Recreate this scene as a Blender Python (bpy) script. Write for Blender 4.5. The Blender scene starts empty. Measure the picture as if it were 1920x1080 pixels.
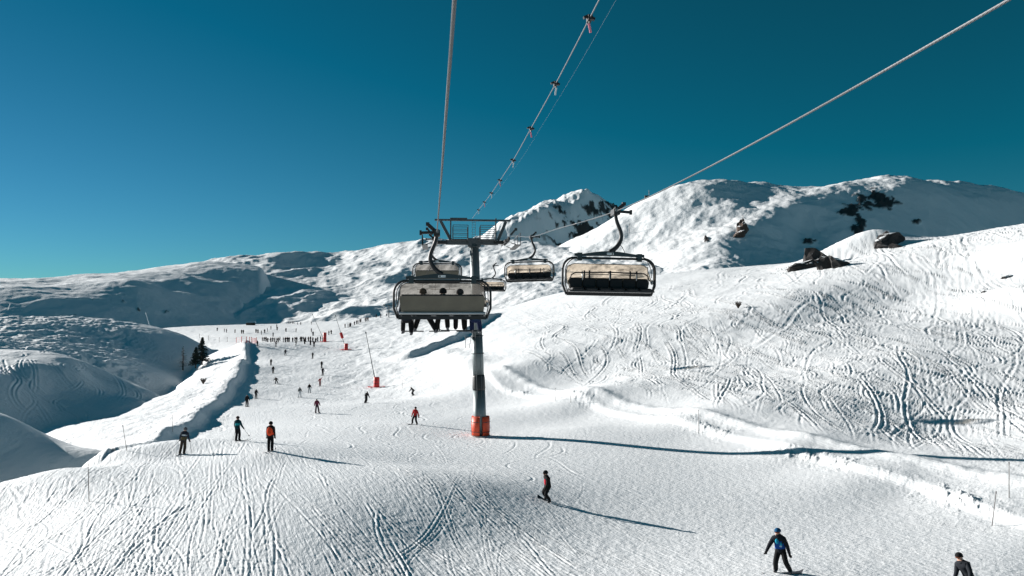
import bpy, math, random
import numpy as np
from mathutils import Vector, Matrix, Euler
random.seed(7); RNG = np.random.default_rng(7)
R = math.radians
# ------------------------------------------------------------------ camera, sky, sun, exposure
scene = bpy.context.scene
FPX, HZ = 1450.0, 590.0          # focal length and horizon row of the photograph, in its pixels
PITCH = math.atan((HZ - 540.0) / FPX)
cam_d = bpy.data.cameras.new('camera'); cam = bpy.data.objects.new('camera', cam_d)
scene.collection.objects.link(cam); scene.camera = cam
cam_d.sensor_width = 36.0; cam_d.lens = 36.0 * FPX / 1920.0
cam_d.clip_start = 0.1; cam_d.clip_end = 20000
cam.location = (0, 0, 0); cam.rotation_euler = (R(90) + PITCH, 0, 0)

SUN_AZ, SUN_EL = 30.0, 15.0      # shadows run to the right and this many degrees towards the camera
sun_dir = Vector((-math.cos(R(SUN_EL)) * math.cos(R(SUN_AZ)), math.cos(R(SUN_EL)) * math.sin(R(SUN_AZ)), math.sin(R(SUN_EL))))
world = bpy.data.worlds.new('World'); scene.world = world; world.use_nodes = True
wn, wl = world.node_tree.nodes, world.node_tree.links
wn.clear()
sky = wn.new('ShaderNodeTexSky'); sky.sky_type = 'NISHITA'; sky.sun_disc = False
sky.sun_elevation = R(SUN_EL); sky.sun_rotation = math.atan2(sun_dir.x, sun_dir.y)
sky.altitude = 2200; sky.air_density = 1.0; sky.dust_density = 0.1; sky.ozone_density = 2.5
# camera-like colour levels of the clear mountain sky (the same for the whole dome)
def vmath(op, a, v):
    n = wn.new('ShaderNodeVectorMath'); n.operation = op; wl.new(a, n.inputs[0]); n.inputs[1].default_value = v; return n.outputs[0]
lev = vmath('MULTIPLY', sky.outputs[0], (.0152, .0589, .0589)); sx = wn.new('ShaderNodeSeparateXYZ'); cx = wn.new('ShaderNodeCombineXYZ'); wl.new(lev, sx.inputs[0])
for ch, (off, p, g) in enumerate(((.019, 1.0, 1.75), (0.0, 1.08, .96), (0.0, 1.34, 1.30))):
    m0 = wn.new('ShaderNodeMath'); m0.operation = 'SUBTRACT'; m0.inputs[1].default_value = off; wl.new(sx.outputs[ch], m0.inputs[0])
    m1 = wn.new('ShaderNodeMath'); m1.operation = 'MAXIMUM'; m1.inputs[1].default_value = .0015; wl.new(m0.outputs[0], m1.inputs[0])
    m2 = wn.new('ShaderNodeMath'); m2.operation = 'POWER'; m2.inputs[1].default_value = p; wl.new(m1.outputs[0], m2.inputs[0])
    m3 = wn.new('ShaderNodeMath'); m3.operation = 'MULTIPLY'; m3.inputs[1].default_value = g / .095; wl.new(m2.outputs[0], m3.inputs[0]); wl.new(m3.outputs[0], cx.inputs[ch])
lev = cx.outputs[0]
bg = wn.new('ShaderNodeBackground'); bg.inputs['Strength'].default_value = 0.052
wo = wn.new('ShaderNodeOutputWorld')
wl.new(lev, bg.inputs['Color']); wl.new(bg.outputs[0], wo.inputs[0])
sun_d = bpy.data.lights.new('sun', 'SUN'); sun_o = bpy.data.objects.new('sun', sun_d); scene.collection.objects.link(sun_o)
sun_d.energy = 5.0; sun_d.angle = R(0.5); sun_d.color = (1.0, 0.955, 0.91)
sun_o.rotation_euler = sun_dir.to_track_quat('Z', 'Y').to_euler(); sun_o.location = sun_dir * 500
scene.view_settings.view_transform = 'Standard'; scene.view_settings.look = 'None'
scene.view_settings.exposure = 0.90; scene.view_settings.gamma = 1.0

# ------------------------------------------------------------------ helpers
COL = scene.collection
def link(o, parent=None):
    COL.objects.link(o)
    if parent is not None: o.parent = parent
    return o
def tag(o, label=None, cat=None, group=None, kind=None):
    if label: o['label'] = label
    if cat: o['category'] = cat
    if group: o['group'] = group
    if kind: o['kind'] = kind
    return o
def empty(name, loc=(0, 0, 0), rz=0.0):
    o = bpy.data.objects.new(name, None); o.location = loc; o.rotation_euler = (0, 0, rz); o.empty_display_size = .3
    return link(o)
def copy_tree(o, parent=None):
    c = o.copy(); link(c, parent)
    for ch in o.children: copy_tree(ch, c)
    return c
def ray(px, py, D):
    cy, sy = math.cos(PITCH), math.sin(PITCH)
    a, b = (px - 960) / FPX, (540 - py) / FPX
    fy, fz = cy - b * sy, sy + b * cy
    return Vector((a / fy * D, D, fz / fy * D))
KC, KS = math.cos(PITCH), math.sin(PITCH)

class MB:
    def __init__(s): s.v = []; s.f = []; s.m = []
    def add(s, v, f, m=0):
        n = len(s.v); s.v += [tuple(p) for p in v]; s.f += [tuple(i + n for i in q) for q in f]; s.m += [m] * len(f); return s
    def box(s, c, d, rot=None, m=0, taper=1.0):
        hx, hy, hz = d[0] / 2, d[1] / 2, d[2] / 2
        vs = [Vector((x * (taper if z > 0 else 1), y * (taper if z > 0 else 1), z)) for x in (-hx, hx) for y in (-hy, hy) for z in (-hz, hz)]
        if rot is not None: vs = [rot @ v for v in vs]
        c = Vector(c)
        return s.add([v + c for v in vs], [(0, 1, 3, 2), (4, 6, 7, 5), (0, 4, 5, 1), (2, 3, 7, 6), (0, 2, 6, 4), (1, 5, 7, 3)], m)
    def tube(s, pts, r, n=8, m=0, cap=True, closed=False):
        pts = [Vector(p) for p in pts]; k = len(pts)
        rr = list(r) if hasattr(r, '__len__') else [r] * k
        up = None; vs = []
        for i, p in enumerate(pts):
            t = (pts[min(i + 1, k - 1)] - pts[max(i - 1, 0)]).normalized()
            if up is None:
                up = Vector((0, 0, 1)) if abs(t.z) < .9 else Vector((1, 0, 0))
            a = (up - t * up.dot(t)).normalized(); up = a; b = t.cross(a)
            for j in range(n):
                w = 2 * math.pi * j / n; vs.append(p + (a * math.cos(w) + b * math.sin(w)) * rr[i])
        fs = [(i * n + j, i * n + (j + 1) % n, (i + 1) * n + (j + 1) % n, (i + 1) * n + j) for i in range(k - 1) for j in range(n)]
        if cap: fs += [tuple(range(n))[::-1], tuple((k - 1) * n + j for j in range(n))]
        return s.add(vs, fs, m)
    def bar(s, a, b, w, h, m=0):
        a, b = Vector(a), Vector(b); t = b - a; q = t.to_track_quat('Y', 'Z').to_matrix()
        return s.box((a + b) / 2, (w, t.length, h), q, m)
    def sphere(s, c, r, seg=10, ring=7, m=0, rot=None):
        r = Vector(r) if hasattr(r, '__len__') else Vector((r, r, r)); c = Vector(c); vs = []; fs = []
        for i in range(ring + 1):
            th = math.pi * i / ring
            for j in range(seg):
                ph = 2 * math.pi * j / seg
                v = Vector((r.x * math.sin(th) * math.cos(ph), r.y * math.sin(th) * math.sin(ph), r.z * math.cos(th)))
                vs.append(c + (rot @ v if rot is not None else v))
        for i in range(ring):
            for j in range(seg): fs.append((i * seg + j, (i + 1) * seg + j, (i + 1) * seg + (j + 1) % seg, i * seg + (j + 1) % seg))
        return s.add(vs, fs, m)
    def rbox(s, c, r, seg=16, ring=10, m=0, rot=None, p=.42):
        k = len(s.v); s.sphere((0, 0, 0), 1.0, seg, ring, m); c = Vector(c); f = lambda t: math.copysign(abs(t) ** p, t)
        for i in range(k, len(s.v)):
            v = Vector((f(s.v[i][0]) * r[0], f(s.v[i][1]) * r[1], f(s.v[i][2]) * r[2])); s.v[i] = tuple(c + (rot @ v if rot is not None else v))
        return s
    def mesh(s, name, mats, smooth=False):
        me = bpy.data.meshes.new(name); me.from_pydata(s.v, [], s.f)
        for mt in (mats if isinstance(mats, (list, tuple)) else [mats]): me.materials.append(mt)
        me.polygons.foreach_set('material_index', s.m)
        if smooth: me.polygons.foreach_set('use_smooth', [True] * len(s.f))
        me.update(); return me
    def build(s, name, mats, parent=None, smooth=False):
        return link(bpy.data.objects.new(name, s.mesh(name, mats, smooth)), parent)

# ------------------------------------------------------------------ materials
def mat(name, col, rough=.6, metal=0.0, var=.12, scale=6.0, bump=.0):
    m = bpy.data.materials.new(name); m.use_nodes = True; nt = m.node_tree; b = nt.nodes['Principled BSDF']
    b.inputs['Roughness'].default_value = rough; b.inputs['Metallic'].default_value = metal
    tc = nt.nodes.new('ShaderNodeTexCoord'); nz = nt.nodes.new('ShaderNodeTexNoise'); nz.inputs['Scale'].default_value = scale; nz.inputs['Detail'].default_value = 4
    nt.links.new(tc.outputs['Object'], nz.inputs['Vector'])
    mx = nt.nodes.new('ShaderNodeMix'); mx.data_type = 'RGBA'
    mx.inputs[6].default_value = (*[c * (1 - var) for c in col], 1); mx.inputs[7].default_value = (*[min(1, c * (1 + var)) for c in col], 1)
    nt.links.new(nz.outputs[0], mx.inputs[0]); nt.links.new(mx.outputs[2], b.inputs['Base Color'])
    if bump:
        bp = nt.nodes.new('ShaderNodeBump'); bp.inputs['Strength'].default_value = bump; bp.inputs['Distance'].default_value = .02
        nt.links.new(nz.outputs[0], bp.inputs['Height']); nt.links.new(bp.outputs[0], b.inputs['Normal'])
    return m
M = {}
def snow_material(name, nscale, dist, strength=.5, rockcol=(.055, .05, .048), streak=None):
    m = bpy.data.materials.new(name); m.use_nodes = True; nt = m.node_tree; b = nt.nodes['Principled BSDF']; L = nt.links.new
    b.inputs['Roughness'].default_value = .62; b.inputs['Specular IOR Level'].default_value = .25
    tc = nt.nodes.new('ShaderNodeTexCoord')
    n1 = nt.nodes.new('ShaderNodeTexNoise'); n1.inputs['Scale'].default_value = nscale; n1.inputs['Detail'].default_value = 5; n1.inputs['Roughness'].default_value = .62
    n2 = nt.nodes.new('ShaderNodeTexNoise'); n2.inputs['Scale'].default_value = nscale * .07; n2.inputs['Detail'].default_value = 3
    L(tc.outputs['Object'], n1.inputs['Vector']); L(tc.outputs['Object'], n2.inputs['Vector'])
    sn = nt.nodes.new('ShaderNodeMix'); sn.data_type = 'RGBA'
    sn.inputs[6].default_value = (.82, .85, .87, 1); sn.inputs[7].default_value = (.90, .915, .92, 1); L(n2.outputs[0], sn.inputs[0])
    at = nt.nodes.new('ShaderNodeAttribute'); at.attribute_name = 'rock'
    rk = nt.nodes.new('ShaderNodeMix'); rk.data_type = 'RGBA'
    rk.inputs[6].default_value = (*[c * .5 for c in rockcol], 1); rk.inputs[7].default_value = (*[c * 1.7 for c in rockcol], 1); L(n1.outputs[0], rk.inputs[0])
    mx = nt.nodes.new('ShaderNodeMix'); mx.data_type = 'RGBA'
    L(at.outputs['Fac'], mx.inputs[0]); L(sn.outputs[2], mx.inputs[6]); L(rk.outputs[2], mx.inputs[7]); L(mx.outputs[2], b.inputs['Base Color'])
    bp = nt.nodes.new('ShaderNodeBump'); bp.inputs['Strength'].default_value = strength; bp.inputs['Distance'].default_value = dist
    hgt = n1.outputs[0]
    if streak:                                             # combed by groomer and skis along the fall line
        mp = nt.nodes.new('ShaderNodeMapping'); mp.inputs['Rotation'].default_value = (0, 0, -streak[0]); mp.vector_type = 'POINT'
        mp2 = nt.nodes.new('ShaderNodeMapping'); mp2.inputs['Scale'].default_value = (1, streak[1], 1)
        n3 = nt.nodes.new('ShaderNodeTexNoise'); n3.inputs['Scale'].default_value = streak[2]; n3.inputs['Detail'].default_value = 4; n3.inputs['Roughness'].default_value = .7
        L(tc.outputs['Object'], mp.inputs[0]); L(mp.outputs[0], mp2.inputs[0]); L(mp2.outputs[0], n3.inputs['Vector'])
        ad = nt.nodes.new('ShaderNodeMath'); ad.operation = 'MULTIPLY_ADD'; ad.inputs[1].default_value = streak[3]
        L(n3.outputs[0], ad.inputs[0]); L(n1.outputs[0], ad.inputs[2]); hgt = ad.outputs[0]
    L(hgt, bp.inputs['Height']); L(bp.outputs[0], b.inputs['Normal'])
    return m
M['snow'] = snow_material('snow_groomed', 8.0, .045, .55, streak=(.38, .07, 6.0, 2.0))
M['snow_hill'] = snow_material('snow_drifted', 1.2, .25, .5)
M['snow_far'] = snow_material('snow_mountain', .35, .8, .55)
def snowy_rock(name, col):
    m = mat(name, col, .9, 0, .6, .9, 1.0); nt = m.node_tree; L = nt.links.new; b = nt.nodes['Principled BSDF']
    old = b.inputs['Base Color'].links[0].from_socket; g = nt.nodes.new('ShaderNodeNewGeometry'); sp = nt.nodes.new('ShaderNodeSeparateXYZ'); L(g.outputs['True Normal'], sp.inputs[0])
    nz = nt.nodes.new('ShaderNodeTexNoise'); nz.inputs['Scale'].default_value = .8; nz.inputs['Detail'].default_value = 5; L(g.outputs['Position'], nz.inputs['Vector'])
    ad = nt.nodes.new('ShaderNodeMath'); ad.operation = 'MULTIPLY_ADD'; ad.inputs[1].default_value = .9; L(nz.outputs[0], ad.inputs[0]); L(sp.outputs[2], ad.inputs[2])
    mr = nt.nodes.new('ShaderNodeMapRange'); mr.inputs[1].default_value = 1.24; mr.inputs[2].default_value = 1.32; L(ad.outputs[0], mr.inputs[0])
    mx = nt.nodes.new('ShaderNodeMix'); mx.data_type = 'RGBA'; L(mr.outputs[0], mx.inputs[0]); L(old, mx.inputs[6]); mx.inputs[7].default_value = (.86, .88, .89, 1); L(mx.outputs[2], b.inputs['Base Color']); return m
M['rock'] = snowy_rock('snowy_dark_rock', (.032, .029, .028)); M['rock_warm'] = snowy_rock('snowy_brown_rock', (.075, .05, .038))
M['steel'] = mat('galvanised_steel', (.17, .20, .205), .5, .6, .2, 3)
M['steel_dark'] = mat('weathered_dark_steel', (.075, .085, .09), .55, .4, .2, 4)
M['dark'] = mat('black_steel', (.018, .019, .02), .5, .2, .2, 5)
M['teal_paint'] = mat('dark_teal_paint', (.016, .032, .038), .45, .1, .2, 5)
M['white'] = mat('white_plastic', (.75, .77, .77), .5)
M['grey'] = mat('light_grey_metal', (.42, .44, .45), .35, .6)
M['pad'] = mat('orange_red_crash_pad', (.72, .075, .022), .55, 0, .15, 2)
M['red'] = mat('red_padding', (.6, .028, .025), .55, 0, .15, 2)
M['rope'] = mat('steel_rope', (.11, .115, .12), .5, .5, .3, 30)
M['wire'] = mat('grey_cable', (.12, .13, .14), .6, .2)
M['wire_thin'] = mat('thin_pale_wire', (.10, .17, .20), .6)
M['pink'] = mat('faded_pink_tag', (.75, .22, .28), .6)
M['seat'] = mat('black_seat_foam', (.010, .010, .011), .7, 0, .2, 8, .3)
M['shell'] = mat('olive_brown_seat_back', (.15, .128, .092), .5, 0, .35, 2)
M['pole'] = mat('weathered_marker_pole', (.10, .085, .08), .7)
M['bark'] = mat('bark', (.055, .04, .032), .9)
M['needle'] = mat('conifer_needles', (.020, .034, .026), .8, 0, .4, 4)
M['twig'] = mat('bare_larch_twigs', (.07, .052, .042), .9)
M['skin'] = mat('skin', (.52, .30, .22), .55, 0, .08)
M['board'] = mat('snowboard_base', (.03, .03, .035), .4, 0, .3, 3)
M['ski'] = mat('ski_topsheet', (.05, .05, .06), .35, 0, .3, 3)
M['boot'] = mat('boot_plastic', (.03, .03, .034), .45)
M['glass'] = mat('goggle_lens', (.20, .06, .03), .08, .6)
def tinted(name, tr, tl, a=.72, g=.08):
    m = bpy.data.materials.new(name); m.use_nodes = True; nt = m.node_tree; nt.nodes.remove(nt.nodes['Principled BSDF']); L = nt.links.new
    out = nt.nodes['Material Output']
    t = nt.nodes.new('ShaderNodeBsdfTransparent'); t.inputs[0].default_value = (*tr, 1)
    d = nt.nodes.new('ShaderNodeBsdfTranslucent'); gl = nt.nodes.new('ShaderNodeBsdfGlossy'); gl.inputs['Roughness'].default_value = .12
    nz = nt.nodes.new('ShaderNodeTexNoise'); nz.inputs['Scale'].default_value = 3; nz.inputs['Detail'].default_value = 6
    cr = nt.nodes.new('ShaderNodeMix'); cr.data_type = 'RGBA'; cr.inputs[6].default_value = (*[c * .7 for c in tl], 1); cr.inputs[7].default_value = (*[min(1, c * 1.25) for c in tl], 1)
    L(nz.outputs[0], cr.inputs[0]); L(cr.outputs[2], d.inputs[0])
    m1 = nt.nodes.new('ShaderNodeMixShader'); m1.inputs[0].default_value = 1 - a; L(t.outputs[0], m1.inputs[1]); L(d.outputs[0], m1.inputs[2])
    m2 = nt.nodes.new('ShaderNodeMixShader'); m2.inputs[0].default_value = g; L(m1.outputs[0], m2.inputs[1]); L(gl.outputs[0], m2.inputs[2])
    L(m2.outputs[0], out.inputs[0]); return m
M['bubble'] = tinted('tan_tinted_bubble', (.80, .69, .56), (.50, .39, .29), .74)
M['bubble_smoke'] = tinted('grey_tinted_bubble', (.36, .35, .335), (.26, .24, .215), .66)
_cl = {}
def cloth(c):
    k = tuple(round(x, 3) for x in c)
    if k not in _cl: _cl[k] = mat('fabric_%d' % len(_cl), c, .85, 0, .25, 9); _cl[k].node_tree.nodes['Principled BSDF'].inputs['Specular IOR Level'].default_value = .08
    return _cl[k]

# ------------------------------------------------------------------ numpy noise and thin-plate interpolation
def _hash(ix, iy, seed):
    h = (ix.astype(np.int64) * 374761393 + iy.astype(np.int64) * 668265263 + seed * 1274126177) & 0xffffffff
    h = ((h ^ (h >> 13)) * 1274126177) & 0xffffffff
    return h ^ (h >> 16)
def perlin(x, y, seed=0):
    x0, y0 = np.floor(x), np.floor(y); fx, fy = x - x0, y - y0; ix, iy = x0.astype(np.int64), y0.astype(np.int64)
    u, v = fx * fx * fx * (fx * (fx * 6 - 15) + 10), fy * fy * fy * (fy * (fy * 6 - 15) + 10)
    def g(i, j, dx, dy):
        a = _hash(i, j, seed) * (2 * math.pi / 4294967296.0); return np.cos(a) * dx + np.sin(a) * dy
    a = g(ix, iy, fx, fy); b = g(ix + 1, iy, fx - 1, fy); c = g(ix, iy + 1, fx, fy - 1); d = g(ix + 1, iy + 1, fx - 1, fy - 1)
    return (a + (b - a) * u) * (1 - v) + (c + (d - c) * u) * v
def fbm(x, y, oct=4, seed=0, gain=.5):
    s = 0; a = 1.0
    for o in range(oct): s = s + a * perlin(x * 2 ** o, y * 2 ** o, seed + o * 17); a *= gain
    return s
def sstep(a, b, x): t = np.clip((x - a) / (b - a), 0, 1); return t * t * (3 - 2 * t)
class TPS:
    def __init__(s, P, z, lam=1e-5):
        P = np.asarray(P, float); n = len(P); s.P = P
        A = np.zeros((n + 3, n + 3)); A[:n, :n] = s.k(P[:, None, :] - P[None, :, :]) + np.eye(n) * lam
        A[:n, n] = 1; A[:n, n + 1:] = P; A[n, :n] = 1; A[n + 1:, :n] = P.T
        s.w = np.linalg.solve(A, np.concatenate([np.asarray(z, float), np.zeros(3)]))
    def k(s, d):
        r2 = (d ** 2).sum(-1); return .5 * r2 * np.log(r2 + 1e-12)
    def __call__(s, Q):
        n = len(s.P); out = np.empty(len(Q))
        for i in range(0, len(Q), 20000):
            q = Q[i:i + 20000]; out[i:i + 20000] = s.k(q[:, None, :] - s.P[None]) @ s.w[:n] + s.w[n] + q @ s.w[n + 1:]
        return out
def resample(zc, uc, vc, u, v):
    iu = np.clip(np.searchsorted(uc, u) - 1, 0, len(uc) - 2); fu = (u - uc[iu]) / (uc[iu + 1] - uc[iu])
    iv = np.clip(np.searchsorted(vc, v) - 1, 0, len(vc) - 2); fv = (v - vc[iv]) / (vc[iv + 1] - vc[iv])
    a = zc[:, iu] * (1 - fu) + zc[:, iu + 1] * fu
    return a[iv] * (1 - fv)[:, None] + a[iv + 1] * fv[:, None]
def ctrl(pts):
    P, Z = [], []
    for q in pts:
        px, py, D = q[:3]
        if py is None: P.append(((px - 960) / FPX, math.log(D))); Z.append(q[3])
        else:
            v = ray(px, py, D); P.append((v.x / v.y, math.log(D))); Z.append(v.z)
    return P, Z
def base_field(pts, u, v, lam=1e-5, nc=(260, 180)):
    t = TPS(*ctrl(pts), lam)
    uc = np.linspace(u[0], u[-1], nc[0]); vc = np.linspace(v[0], v[-1], nc[1])
    U, V = np.meshgrid(uc, vc); zc = t(np.stack([U.ravel(), V.ravel()], 1)).reshape(U.shape)
    return resample(zc, uc, vc, u, v)
def grid_mesh(name, X, Y, Z, material, rock=None):
    nv, nu = X.shape
    co = np.stack([X, Y, Z], -1).reshape(-1, 3).astype(np.float32)
    i = np.arange((nv - 1) * nu).reshape(nv - 1, nu)[:, :-1].ravel()
    q = np.stack([i, i + 1, i + nu + 1, i + nu], 1).astype(np.int32)
    me = bpy.data.meshes.new(name); me.vertices.add(len(co)); me.vertices.foreach_set('co', co.ravel())
    me.loops.add(q.size); me.loops.foreach_set('vertex_index', q.ravel())
    me.polygons.add(len(q)); me.polygons.foreach_set('loop_start', np.arange(0, q.size, 4, dtype=np.int32))
    me.polygons.foreach_set('use_smooth', np.ones(len(q), dtype=bool))
    if rock is not None:
        a = me.attributes.new('rock', 'FLOAT', 'POINT'); a.data.foreach_set('value', rock.ravel().astype(np.float32))
    me.materials.append(material); me.update(calc_edges=True)
    o = link(bpy.data.objects.new(name, me)); o['kind'] = 'structure'; return o

class Field:                                  # heights stored on a (direction, log distance) lattice
    def __init__(s, px0, px1, nu, D):
        s.u = np.linspace((px0 - 960) / FPX, (px1 - 960) / FPX, nu); s.v = np.log(D)
        s.D = np.asarray(D); s.X = s.D[:, None] * s.u[None]; s.Y = np.repeat(s.D[:, None], nu, 1)
        s.px = np.repeat((s.u * FPX + 960)[None], len(D), 0)
    def at(s, x, y):
        u, v = x / y, math.log(y)
        fu = (u - s.u[0]) / (s.u[1] - s.u[0]); iu = int(min(max(fu, 0), len(s.u) - 2)); fu = min(max(fu - iu, 0), 1)
        iv = int(np.clip(np.searchsorted(s.v, v) - 1, 0, len(s.v) - 2)); fv = min(max((v - s.v[iv]) / (s.v[iv + 1] - s.v[iv]), 0), 1)
        z = s.Z; a = z[iv, iu] * (1 - fu) + z[iv, iu + 1] * fu; b = z[iv + 1, iu] * (1 - fu) + z[iv + 1, iu + 1] * fu
        return float(a * (1 - fv) + b * fv)
    def hit(s, px, py, Dmin=14, Dmax=None):
        Dmax = Dmax or s.D[-1]; prev = None; D = max(Dmin, s.D[0])
        while D < Dmax:
            p = ray(px, py, D); g = s.at(p.x, p.y)
            if p.z <= g:
                if prev is None: return Vector((p.x, p.y, g))
                lo, hi = prev, D
                for _ in range(18):
                    m = (lo + hi) / 2; p = ray(px, py, m)
                    if p.z <= s.at(p.x, p.y): hi = m
                    else: lo = m
                p = ray(px, py, hi); return Vector((p.x, p.y, s.at(p.x, p.y)))
            prev = D; D *= 1.004
        p = ray(px, py, Dmax); return Vector((p.x, p.y, s.at(p.x, p.y)))
def poly_dist(X, Y, P):
    """distance to a polyline, signed by side (positive to the right of travel), and position along it 0..1"""
    best = np.full(X.shape, 1e18); side = np.zeros(X.shape); along = np.zeros(X.shape); n = len(P) - 1
    for i in range(n):
        ax, ay = P[i]; bx, by = P[i + 1]; dx, dy = bx - ax, by - ay; l2 = dx * dx + dy * dy
        t = np.clip(((X - ax) * dx + (Y - ay) * dy) / l2, 0, 1); ex, ey = X - ax - t * dx, Y - ay - t * dy; d = ex * ex + ey * ey
        m = d < best; best = np.where(m, d, best); side = np.where(m, np.sign(ex * dy - ey * dx), side); along = np.where(m, (i + t) / n, along)
    return np.sqrt(best) * np.where(side == 0, 1, side), along
def gxy(pts): return [((p - 960) / FPX * d, d) for p, d in pts]

# ------------------------------------------------------------------ near ground: the piste, its banks, the gully rim and the slope on the right
near_pts = [
 # knoll and foreground of the piste
 (506,846,48),(342,853,50),(200,872,49),(650,862,46.5),(800,872,49),(770,880,43.6),(535,866,45.4),(650,900,40),(400,950,35),(600,1000,31),(750,960,35.2),(870,960,36.2),(890,905,41.6),(445,828,63),(620,822,64),(902,820,68),(777,796,75),
 (594,775,92),(684,756,108),(1020,942,40.2),(1460,1077,29),(830,1020,32.2),(500,1080,26.8),(250,1080,27.6),(950,1080,28.6),
 (100,1000,34),(0,960,39.5),(-150,1000,37),(1200,1080,29),(1700,1080,29.5),(1920,1080,30),(2100,1080,31),
 (1200,860,56),(1300,900,49),(1500,980,39),(1700,1000,37),(1100,800,71),(300,930,38),
 (960,None,12,-9.6),(0,None,12,-9.8),(1920,None,12,-9.8),(-400,None,14,-10),(2300,None,14,-9.8),(960,None,20,-9.7),(300,None,20,-9.4),(1600,None,20,-9.8),
 # upper piste
 (463,763,115),(480,747,130),(560,745,130),(600,724,150),(519,720,155),(603,704,167),(511,700,175),(603,690,185),(506,685,190),
 (586,672,210),(534,666,220),(500,643,262),(600,642,262),(450,625,330),(550,622,330),(400,617,400),(600,611,400),(330,613,480),(600,606,480),(460,609,480),
 (700,602,400),(650,612,330),(725,593,380),(800,590,390),(750,590,480),
 # knoll with the snow lances, right of the piste
 (706,726,147),(648,655,230),(608,640,265),(740,700,165),(800,740,118),(850,722,126),(760,672,188),(820,655,190),(700,660,215),(880,690,135),
 (750,622,270),(850,600,290),(900,592,320),
 # right edge of the piste, shelf above it, foot of the slope
 (930,742,106),(1000,752,97),(1100,772,84.5),(1200,793,73.5),(1300,817,65),(1400,842,58.5),(1500,868,53),(1600,897,47.5),(1700,927,44.5),(1850,985,38),(1920,1010,35.5),
 (930,692,120),(1100,735,90),(1300,776,72),(1500,826,58),(1700,868,50),(1920,912,43),(2150,960,38),
 # slope on the right
 (1800,806,63),(1895,778,65),(1385,690,100),(1280,715,93),(1100,690,118),(1000,650,140),(960,622,170),(1200,650,125),(1500,640,112),(1700,660,95),
 (1900,700,80),(1900,600,115),(1700,560,145),(1500,560,150),(1300,580,160),(1100,600,180),(1500,505,205),(1700,462,225),(1920,420,190),(1800,440,210),
 (1600,482,225),(1480,494,240),(1300,508,270),(1150,530,300),(1050,550,330),(950,578,360),(2150,380,180),(2150,600,100),(2150,760,60),
 # behind its crest
 (1920,None,290,14),(1700,None,320,14),(1480,None,340,8),(1300,None,380,8),(1150,None,420,6),(1000,None,460,4),(2150,None,260,20),(1500,None,480,-6),(1900,None,480,-6),(1150,None,490,2),
 # gully rim and valley floor on the left
 (0,905,44),(100,882,46.5),(190,854,52),(-200,940,42),(0,None,53,-15.5),(100,None,57,-15.5),(-200,None,52,-16),(185,None,62,-13.0),
 (255,844,57),(210,830,78),(130,812,100),(300,775,112),(90,803,114),(340,752,124),(390,727,140),(370,738,133),(200,785,122),
 (330,830,67),(400,803,83),(440,762,113),(470,690,180),(400,768,104),(425,705,165),(432,652,235),(380,695,185),(352,None,180,-15.5),(330,None,168,-16.5),
 (300,None,172,-22),(340,None,235,-18),(250,None,200,-25),(100,None,140,-21),(0,None,110,-19),(100,None,300,-26),(-200,None,300,-28),(-300,None,110,-20),
 (240,None,330,-16),(300,None,420,-8.5),(150,None,480,-12),(-100,None,480,-18),
]
rows = [12.0]
while rows[-1] < 500:
    d = rows[-1]; rows.append(d * (1 + min(.0058, 1.35 * d / (10 * FPX) if d > 24 else .012)))
NF = Field(-330, 2250, 1340, np.array(rows))
NF.Z = base_field(near_pts, NF.u, NF.v, 1.2e-4, (300, 220))
X, Y, Z = NF.X, NF.Y, NF.Z
# the ploughed bank along the left edge of the piste: steep, shaded side towards the piste
bank = gxy([(468,262),(464,235),(456,190),(440,152),(421,127),(396,104),(362,86),(322,73),(275,62),(228,54.5)])
d, al = poly_dist(X, Y, bank); d = d + 1.1 * perlin(X * .05, Y * .045, 6) + .35 * perlin(X * .3, Y * .2, 7)
wob = 1 + .35 * perlin(X * .22, Y * .11, 5)
Hb = (1.25 - .75 * sstep(.78, 1.0, al)) * sstep(0, .06, al) * wob
toR = -d                                                       # the polyline runs towards the camera, so the piste is on its left hand
Z += Hb * np.where(toR > 0, np.exp(-(toR / .9) ** 2), np.exp(-(toR / (3.0)) ** 2))
Z += .16 * fbm(X * .9, Y * .6, 4, 11, .6) * np.exp(-((d - 2) / 4.5) ** 2)
# low ploughed ridges along the right edge of the piste and along the outer side of the cat track
edgeR = gxy([(905,118),(930,109),(1000,99),(1100,86),(1200,74.5),(1300,66),(1400,59.5),(1500,54),(1600,48.5),(1700,45.2),(1850,38.5),(1940,35.8),(2200,29)])
d, al = poly_dist(X, Y, edgeR)
rough = fbm(X * 1.1, Y * .7, 4, 21)
dd = np.maximum(-d, 0); clod = np.maximum(0, fbm(X * 1.1, Y * 1.0, 4, 25, .75)) * sstep(-.25, .3, perlin(X * .13, Y * .13, 26)); d = d + .8 * perlin(X * .12, Y * .12, 28); Z += .30 * sstep(0, 1.1, dd) * np.exp(-dd / 7) + (.03 + .17 * clod) * np.exp(-((d + .9) / .8) ** 2) + .10 * clod * np.exp(-((d + 1.5) / 2.5) ** 2)
edge2 = gxy([(905,128),(930,122),(1000,108),(1100,92),(1300,73),(1500,59),(1700,50.5),(1920,43.2),(2200,36)])
d, al = poly_dist(X, Y, edge2)
Z += (.22 + .1 * fbm(X * .5, Y * .4, 3, 23)) * np.exp(-(d / .8) ** 2)
Z += .06 * fbm(X * .6, Y * .6, 3, 29) * np.exp(-(d / 3) ** 2)
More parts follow.
